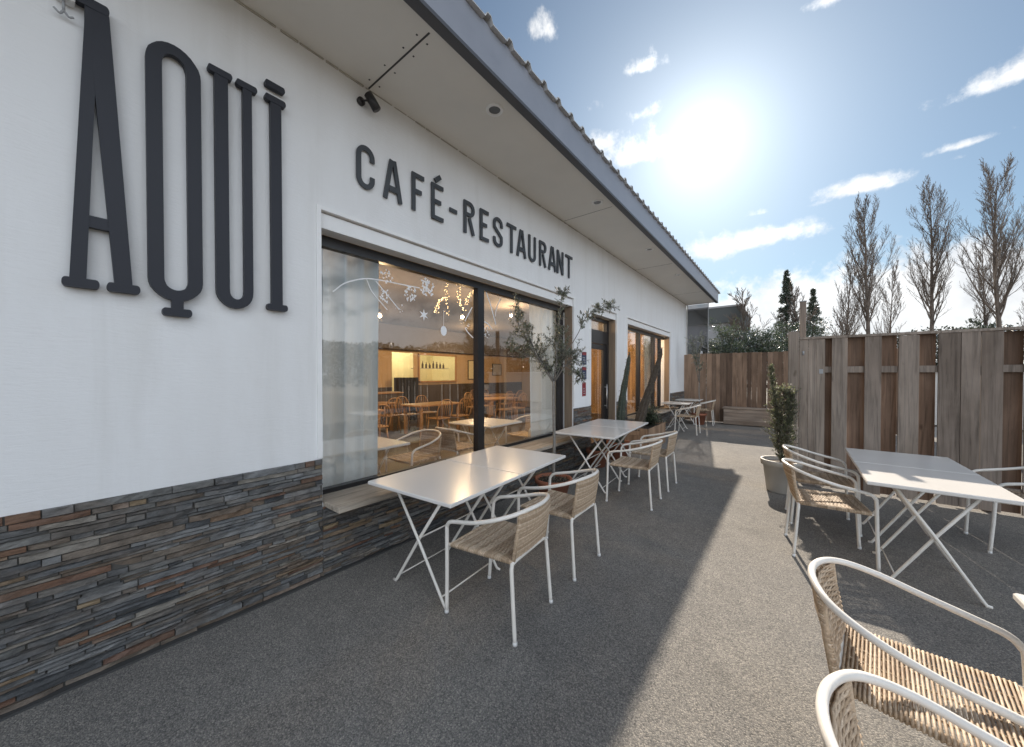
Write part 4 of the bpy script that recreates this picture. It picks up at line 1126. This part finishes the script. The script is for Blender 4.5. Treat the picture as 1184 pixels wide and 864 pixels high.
bare_tree(1.0,24.5,6.0,7,1.5,'low bare spreading tree behind the dark evergreens', 'bare_shrub', r0=.09, dens=.8, fork=.15, group='bare shrubs beyond the fence', up=.4)
bare_tree(3.5,27.2,6.6,8,1.5,'low bare tree between the two cypresses', 'bare_shrub', r0=.09, dens=.8, fork=.15, group='bare shrubs beyond the fence', up=.4)
bare_tree(6.0,34.0,5.6,9,1.6,'wide bare bush right of the second cypress', 'bare_shrub', r0=.09, dens=.8, fork=.1, group='bare shrubs beyond the fence', up=.4)

def evergreen(x, y, H, W_, seed, lab, name='evergreen_bush', shape='bush', n=11000, L_=.115, mt='ever_leaf', cat='bush', group='dark evergreens beyond the back fence'):
    rr = random.Random(seed); e_ = empty(name, (x,y,0), 0, lab, cat, group)
    tk = MB(); tk.tube([(0,0,0),(.02,.03,H*.3),(.0,.0,H*.85)],[.12,.08,.02],7)
    lv = MB()
    def rv(): return Vector((rr.gauss(0,1),rr.gauss(0,1),rr.gauss(0,1))).normalized()
    cl = []
    if shape == 'cone':
        for i in range(420):
            f = rr.random()**1.2; r_ = W_*(1-f)**.8*(.25+.75*min(1,f*9+.3))*rr.uniform(.3,1.05); a = rr.uniform(0,2*PI)
            cl.append((Vector((r_*math.cos(a),r_*math.sin(a),H*f)), .07+W_*.17*(1-f), Vector((math.cos(a)*.25,math.sin(a)*.25,1))))
    else:
        for i in range(120):
            d = rv(); 
            if d.z < -.35: d.z *= -.6
            rad = rr.uniform(.45,1.05)*(1+.22*noise.noise(d*2.2+Vector((seed,0,0))))
            c_ = Vector((d.x*W_*rad, d.y*W_*rad, H*.48+d.z*H*.52*rad)); cl.append((c_, W_*rr.uniform(.16,.34), (d+Vector((0,0,.5))).normalized()))
            if i % 2 == 0: tk.tube([(0,0,H*rr.uniform(.2,.5)),tuple(c_)],[.03,.008],4,cap=False)
    per = n//len(cl)
    for c_, s_, ax in cl:
        tb = rr.gauss(.42,.17)
        for _ in range(per):
            p_ = c_+rv()*s_*rr.random()**.5
            lv.leaf(p_, ax*1.0+rv()*.9, rv(), L_*rr.uniform(.6,1.3), L_*.34, min(1,max(0,tb+rr.gauss(0,.16))))
    tk.build('trunk', M['bark'], e_); lv.build('crown', M[mt], e_); return e_
evergreen(.5,19.7,4.2,1.25,31,'dark evergreen bush nearest the grey building beyond the fence')
evergreen(1.75,20.8,3.9,1.2,32,'dark evergreen bush in the middle of the row beyond the fence')
evergreen(2.7,22.9,4.2,1.25,33,'dark evergreen bush below the taller cypress')
evergreen(4.2,26.0,4.1,1.5,34,'dark evergreen bush at the foot of the second cypress')
evergreen(-.55,17.8,2.9,.7,35,'small dark bush beside the glass screen beyond the fence',n=2600,L_=.13)
evergreen(2.67,27.8,7.9,1.05,41,'taller pointed cypress beyond the corner of the fences','cypress','cone',15000,.13,'cypress_leaf','tree','pointed cypresses')
evergreen(4.05,31.3,7.2,1.2,42,'second shorter cypress behind the square post','cypress','cone',15000,.13,'cypress_leaf','tree','pointed cypresses')
evergreen(19.2,60.5,7.4,1.7,43,'clipped dark conifer dome standing under the bare poplars','conifer','bush',5000,.38,'cypress_leaf','tree','clipped conifers')
# far wood as one mass
rt = random.Random(51)
def far_wood(name, path, h0, h1, dep, n, L_, seed):
    lv = MB(); rr = random.Random(seed)
    for i in range(n):
        f = rr.random()*(len(path)-1); j = int(f); a, b_ = path[j], path[min(j+1,len(path)-1)]; k = f-j
        x = a[0]+(b_[0]-a[0])*k; y_ = a[1]+(b_[1]-a[1])*k
        s_ = x*.31+y_*.17+seed
        hh = h0+(h1-h0)*(.5+.5*noise.noise(Vector((s_,seed*.7,0)))+.28*noise.noise(Vector((s_*3.1,2,0))))
        z = hh*(1-rr.random()**1.6)
        p_ = Vector((x+rr.uniform(-dep,dep), y_+rr.uniform(-dep,dep), z))
        d = Vector((rr.gauss(0,1),rr.gauss(0,1),rr.gauss(0,1)+.3))
        lv.leaf(p_, d, Vector((rr.gauss(0,1),rr.gauss(0,1),rr.gauss(0,1))), L_*rr.uniform(.5,1.3), L_*.6, min(1,max(0,rr.gauss(.45,.22))))
    return tag(lv.build(name, M['wood_leaf']), kind='stuff', label='distant wood of dark trees along the horizon', cat='wood')
far_wood('far_wood', [(-60,150),(0,140),(40,120),(80,90),(110,50)], 8.0,13.0, 5, 80000, .6, 3)
o = far_wood('roadside_wood', [(30,70),(38,45),(41,20),(40,0),(36,-25)], 2.6,6.0, 2.0, 26000, .5, 8)
o['label'] = 'row of roadside trees opposite the cafe, mirrored in the window'

# grey flat roofed building behind
e_ = empty('grey_building', (-1.6,24.5,0), 0, 'grey building with a dark flat roof edge behind the evergreens', 'building')
q = MB(); q.box(-5,1.95,0,6,0,4.6); q.build('wall', M['greybuild'], e_)
q = MB(); q.box(-5.2,2.2,-.25,6.2,4.6,5.5); q.build('roof_edge', M['darkroof'], e_)
q = MB(); q.box(-5.25,2.25,-.3,6.25,5.502,5.6); q.build('roof_cap', M['greybuild'], e_)
for k in range(3):
    q = MB(); q.box(-4+k*2,-2.6+k*2,-.03,-.001,2.0,3.5); q.build('window', M['black'], e_)
# pale shed seen through the slits of the fence
e_ = empty('white_shed', (7.5,16.5,0), 0, 'pale shed glimpsed through the slits of the weathered fence', 'shed')
q = MB(); q.box(-3.6,4,0,3,0,1.62); q.build('wall', M['palewall'], e_)
q = MB(); q.box(-3.7,4.1,-.1,3.1,1.622,1.68); q.build('roof', M['white_trim'], e_)

# ------------------------------------------------------------------ light, sky
SUN_EL, SUN_AZ = R(29.9), -.172          # azimuth from +Y toward +X
sd = Vector((math.sin(SUN_AZ)*math.cos(SUN_EL), math.cos(SUN_AZ)*math.cos(SUN_EL), math.sin(SUN_EL)))
L = bpy.data.lights.new('sun', 'SUN'); L.energy = 5.0; L.angle = R(.55); L.color = (1,.885,.745)
so = bpy.data.objects.new('sun', L); C.objects.link(so)
so.rotation_euler = (-sd).to_track_quat('-Z','Y').to_euler(); so.location = (0,0,20)

W = bpy.data.worlds.new('World'); SC.world = W; W.use_nodes = True
t = NT(W); bg = t.n['Background']; bg.inputs[1].default_value = .10
sky = t.add('ShaderNodeTexSky'); sky.sky_type = 'NISHITA'; sky.sun_disc = False
sky.sun_elevation = SUN_EL; sky.sun_rotation = SUN_AZ; sky.altitude = 50; sky.air_density = 1.0; sky.dust_density = .2; sky.ozone_density = 1.4
tc = t.add('ShaderNodeTexCoord').outputs['Generated']
nrm = t.add('ShaderNodeVectorMath', operation='NORMALIZE'); t.l.new(tc, nrm.inputs[0]); dv = nrm.outputs[0]
sx = t.add('ShaderNodeSeparateXYZ'); t.l.new(dv, sx.inputs[0])
az = t.math('ARCTAN2', sx.outputs[0], sx.outputs[1]); el = t.math('ARCSINE', sx.outputs[2])
# cumulus seen in the photo: (azimuth, elevation, half width, half height, weight)
blobs = [(-.33,.525,.09,.04,.92),(-.43,.56,.07,.03,.8),(-.30,.60,.06,.02,.6),(-.581,.763,.042,.026,.9),(-.309,.677,.045,.018,.75),(-.43,.627,.03,.02,.6),(-.077,.300,.13,.028,1.05),(-.16,.29,.10,.03,.8),(.098,.358,.058,.020,1.1),(.06,.35,.03,.012,.7),(-.061,.356,.025,.012,.8),
         (.285,.450,.055,.024,1.05),(.33,.46,.05,.03,.9),(.244,.380,.045,.012,.95),(.235,.362,.02,.008,.7),(.062,.665,.04,.014,.8),(.15,.35,.02,.008,.6)]
tot = None
cb = t.add('ShaderNodeCombineXYZ'); t.set(cb,0,az); t.set(cb,1,el)
wob = t.add('ShaderNodeTexNoise'); wob.inputs['Scale'].default_value = 9; wob.inputs['Detail'].default_value = 6; t.l.new(cb.outputs[0], wob.inputs['Vector'])
wob2 = t.add('ShaderNodeTexNoise'); wob2.inputs['Scale'].default_value = 30; wob2.inputs['Detail'].default_value = 6; wob2.inputs['Roughness'].default_value=.65; t.l.new(cb.outputs[0], wob2.inputs['Vector'])
nz = t.math('ADD', t.math('MULTIPLY', t.math('SUBTRACT', wob.outputs['Fac'], .5), 1.1), t.math('MULTIPLY', t.math('SUBTRACT', wob2.outputs['Fac'], .5), 1.15))
for (a0,e0,sa,se,w_) in blobs:
    dx = t.math('DIVIDE', t.math('SUBTRACT', az, a0), sa); dy = t.math('DIVIDE', t.math('SUBTRACT', el, e0), se)
    # flat base: squeeze the lower half
    dy = t.math('MULTIPLY', dy, t.math('ADD', 1.0, t.math('MULTIPLY', t.math('LESS_THAN', dy, 0.0), .9)))
    r2 = t.math('ADD', t.math('MULTIPLY', dx, dx), t.math('MULTIPLY', dy, dy))
    g_ = t.math('MULTIPLY', t.math('EXPONENT', t.math('MULTIPLY', r2, -.7)), w_)
    tot = g_ if tot is None else t.math('MAXIMUM', tot, g_)
def sstep(x, a, b_):
    n = t.add('ShaderNodeMapRange', interpolation_type='SMOOTHSTEP'); t.set(n,0,x); n.inputs[1].default_value = a; n.inputs[2].default_value = b_; return n.outputs[0]
cl1 = sstep(t.math('ADD', tot, t.math('MULTIPLY', nz, 1.15)), .34, 1.0)
# bank of cloud along the horizon, higher to the right of the sun
bank_h = t.math('ADD', .205, t.math('MULTIPLY', t.math('SINE', t.math('MULTIPLY', t.math('ADD', az, .35), 2.6)), .045))
bk = t.math('ADD', t.math('MULTIPLY', t.math('SUBTRACT', bank_h, el), 9.0), t.math('MULTIPLY', nz, 1.1))
cl2 = t.math('MULTIPLY', sstep(bk, .0, .55), .93)
# broken bright cloud over the half of the sky away from the sun
side = t.math('ADD', t.math('MULTIPLY', sx.outputs[0], .80), t.math('MULTIPLY', sx.outputs[1], -.60))
wn = t.add('ShaderNodeTexNoise'); wn.inputs['Scale'].default_value = 2.3; wn.inputs['Detail'].default_value = 8; wn.inputs['Roughness'].default_value = .6
cmb = t.add('ShaderNodeCombineXYZ'); zz = t.math('ADD', t.math('MAXIMUM', sx.outputs[2], 0.0), .22)
t.set(cmb,0,t.math('DIVIDE', sx.outputs[0], zz)); t.set(cmb,1,t.math('DIVIDE', sx.outputs[1], zz)); t.l.new(cmb.outputs[0], wn.inputs['Vector'])
cl3 = t.math('MULTIPLY', sstep(wn.outputs['Fac'], .36, .62), sstep(side, .12, .50))
cloud = t.math('MAXIMUM', t.math('MAXIMUM', cl1, cl2), cl3)
shade = t.noise(5.5, 6, .6, cb.outputs[0])
ccol = t.ramp(shade, [(.32,(4.2,4.3,4.5)),(.62,(6.6,6.6,6.55))])
# clouds opposite the sun are front-lit and brighter
front = t.mix(sstep(side, .1, .8), ccol, (13.3,14.4,15.9))
skyc = t.add('ShaderNodeHueSaturation'); skyc.inputs['Saturation'].default_value = .92; skyc.inputs['Value'].default_value = .46; t.l.new(sky.outputs[0], skyc.inputs['Color'])
tint = t.mix(1.0, skyc.outputs[0], (.90,1.05,1.08), 'MULTIPLY')
full = t.mix(cloud, tint, front)
# aureole round the sun
dt = t.add('ShaderNodeVectorMath', operation='DOT_PRODUCT'); t.l.new(dv, dt.inputs[0]); dt.inputs[1].default_value = tuple(sd)
dd = t.math('MAXIMUM', dt.outputs['Value'], 0.0)
th_ = t.math('ARCCOSINE', t.math('MINIMUM', dd, .999999))
halo = t.math('ADD', t.math('MULTIPLY', t.math('EXPONENT', t.math('MULTIPLY', th_, -1/.25)), 3.6), t.math('MULTIPLY', t.math('EXPONENT', t.math('MULTIPLY', th_, -1/.06)), 4.2))
hc = t.add('ShaderNodeVectorMath', operation='SCALE'); hc.inputs[0].default_value = (.90,.97,1.02); t.l.new(halo, hc.inputs['Scale'])
fin = t.add('ShaderNodeVectorMath', operation='ADD'); t.l.new(full, fin.inputs[0]); t.l.new(hc.outputs[0], fin.inputs[1])
t.l.new(fin.outputs[0], bg.inputs[0])
W.cycles.sampling_method = 'MANUAL'; W.cycles.sample_map_resolution = 1024

# ------------------------------------------------------------------ camera
cam = bpy.data.cameras.new('camera'); co = bpy.data.objects.new('camera', cam); C.objects.link(co)
cam.sensor_width = 36; cam.lens = 410/1184*36; cam.clip_start = .05; cam.clip_end = 2000
PH = R(.7); TH = math.atan(320/410)
co.location = (2.81,0,1.55); co.rotation_euler = (PI/2-PH, 0, TH)
cam.shift_y = (433+410*math.tan(PH)-432)/1184
SC.camera = co
SC.view_settings.view_transform = 'Standard'; SC.view_settings.look = 'None'; SC.view_settings.exposure = 0.78; SC.view_settings.gamma = 1.0
SC.view_settings.use_curve_mapping = False
SC.render.engine = 'CYCLES'
SC.cycles.use_denoising = True
SC.cycles.max_bounces = 10; SC.cycles.transparent_max_bounces = 16; SC.cycles.glossy_bounces = 5; SC.cycles.diffuse_bounces = 5
SC.cycles.sample_clamp_indirect = 6; SC.cycles.caustics_reflective = False; SC.cycles.caustics_refractive = False
SC.cycles.film_exposure = 1.0
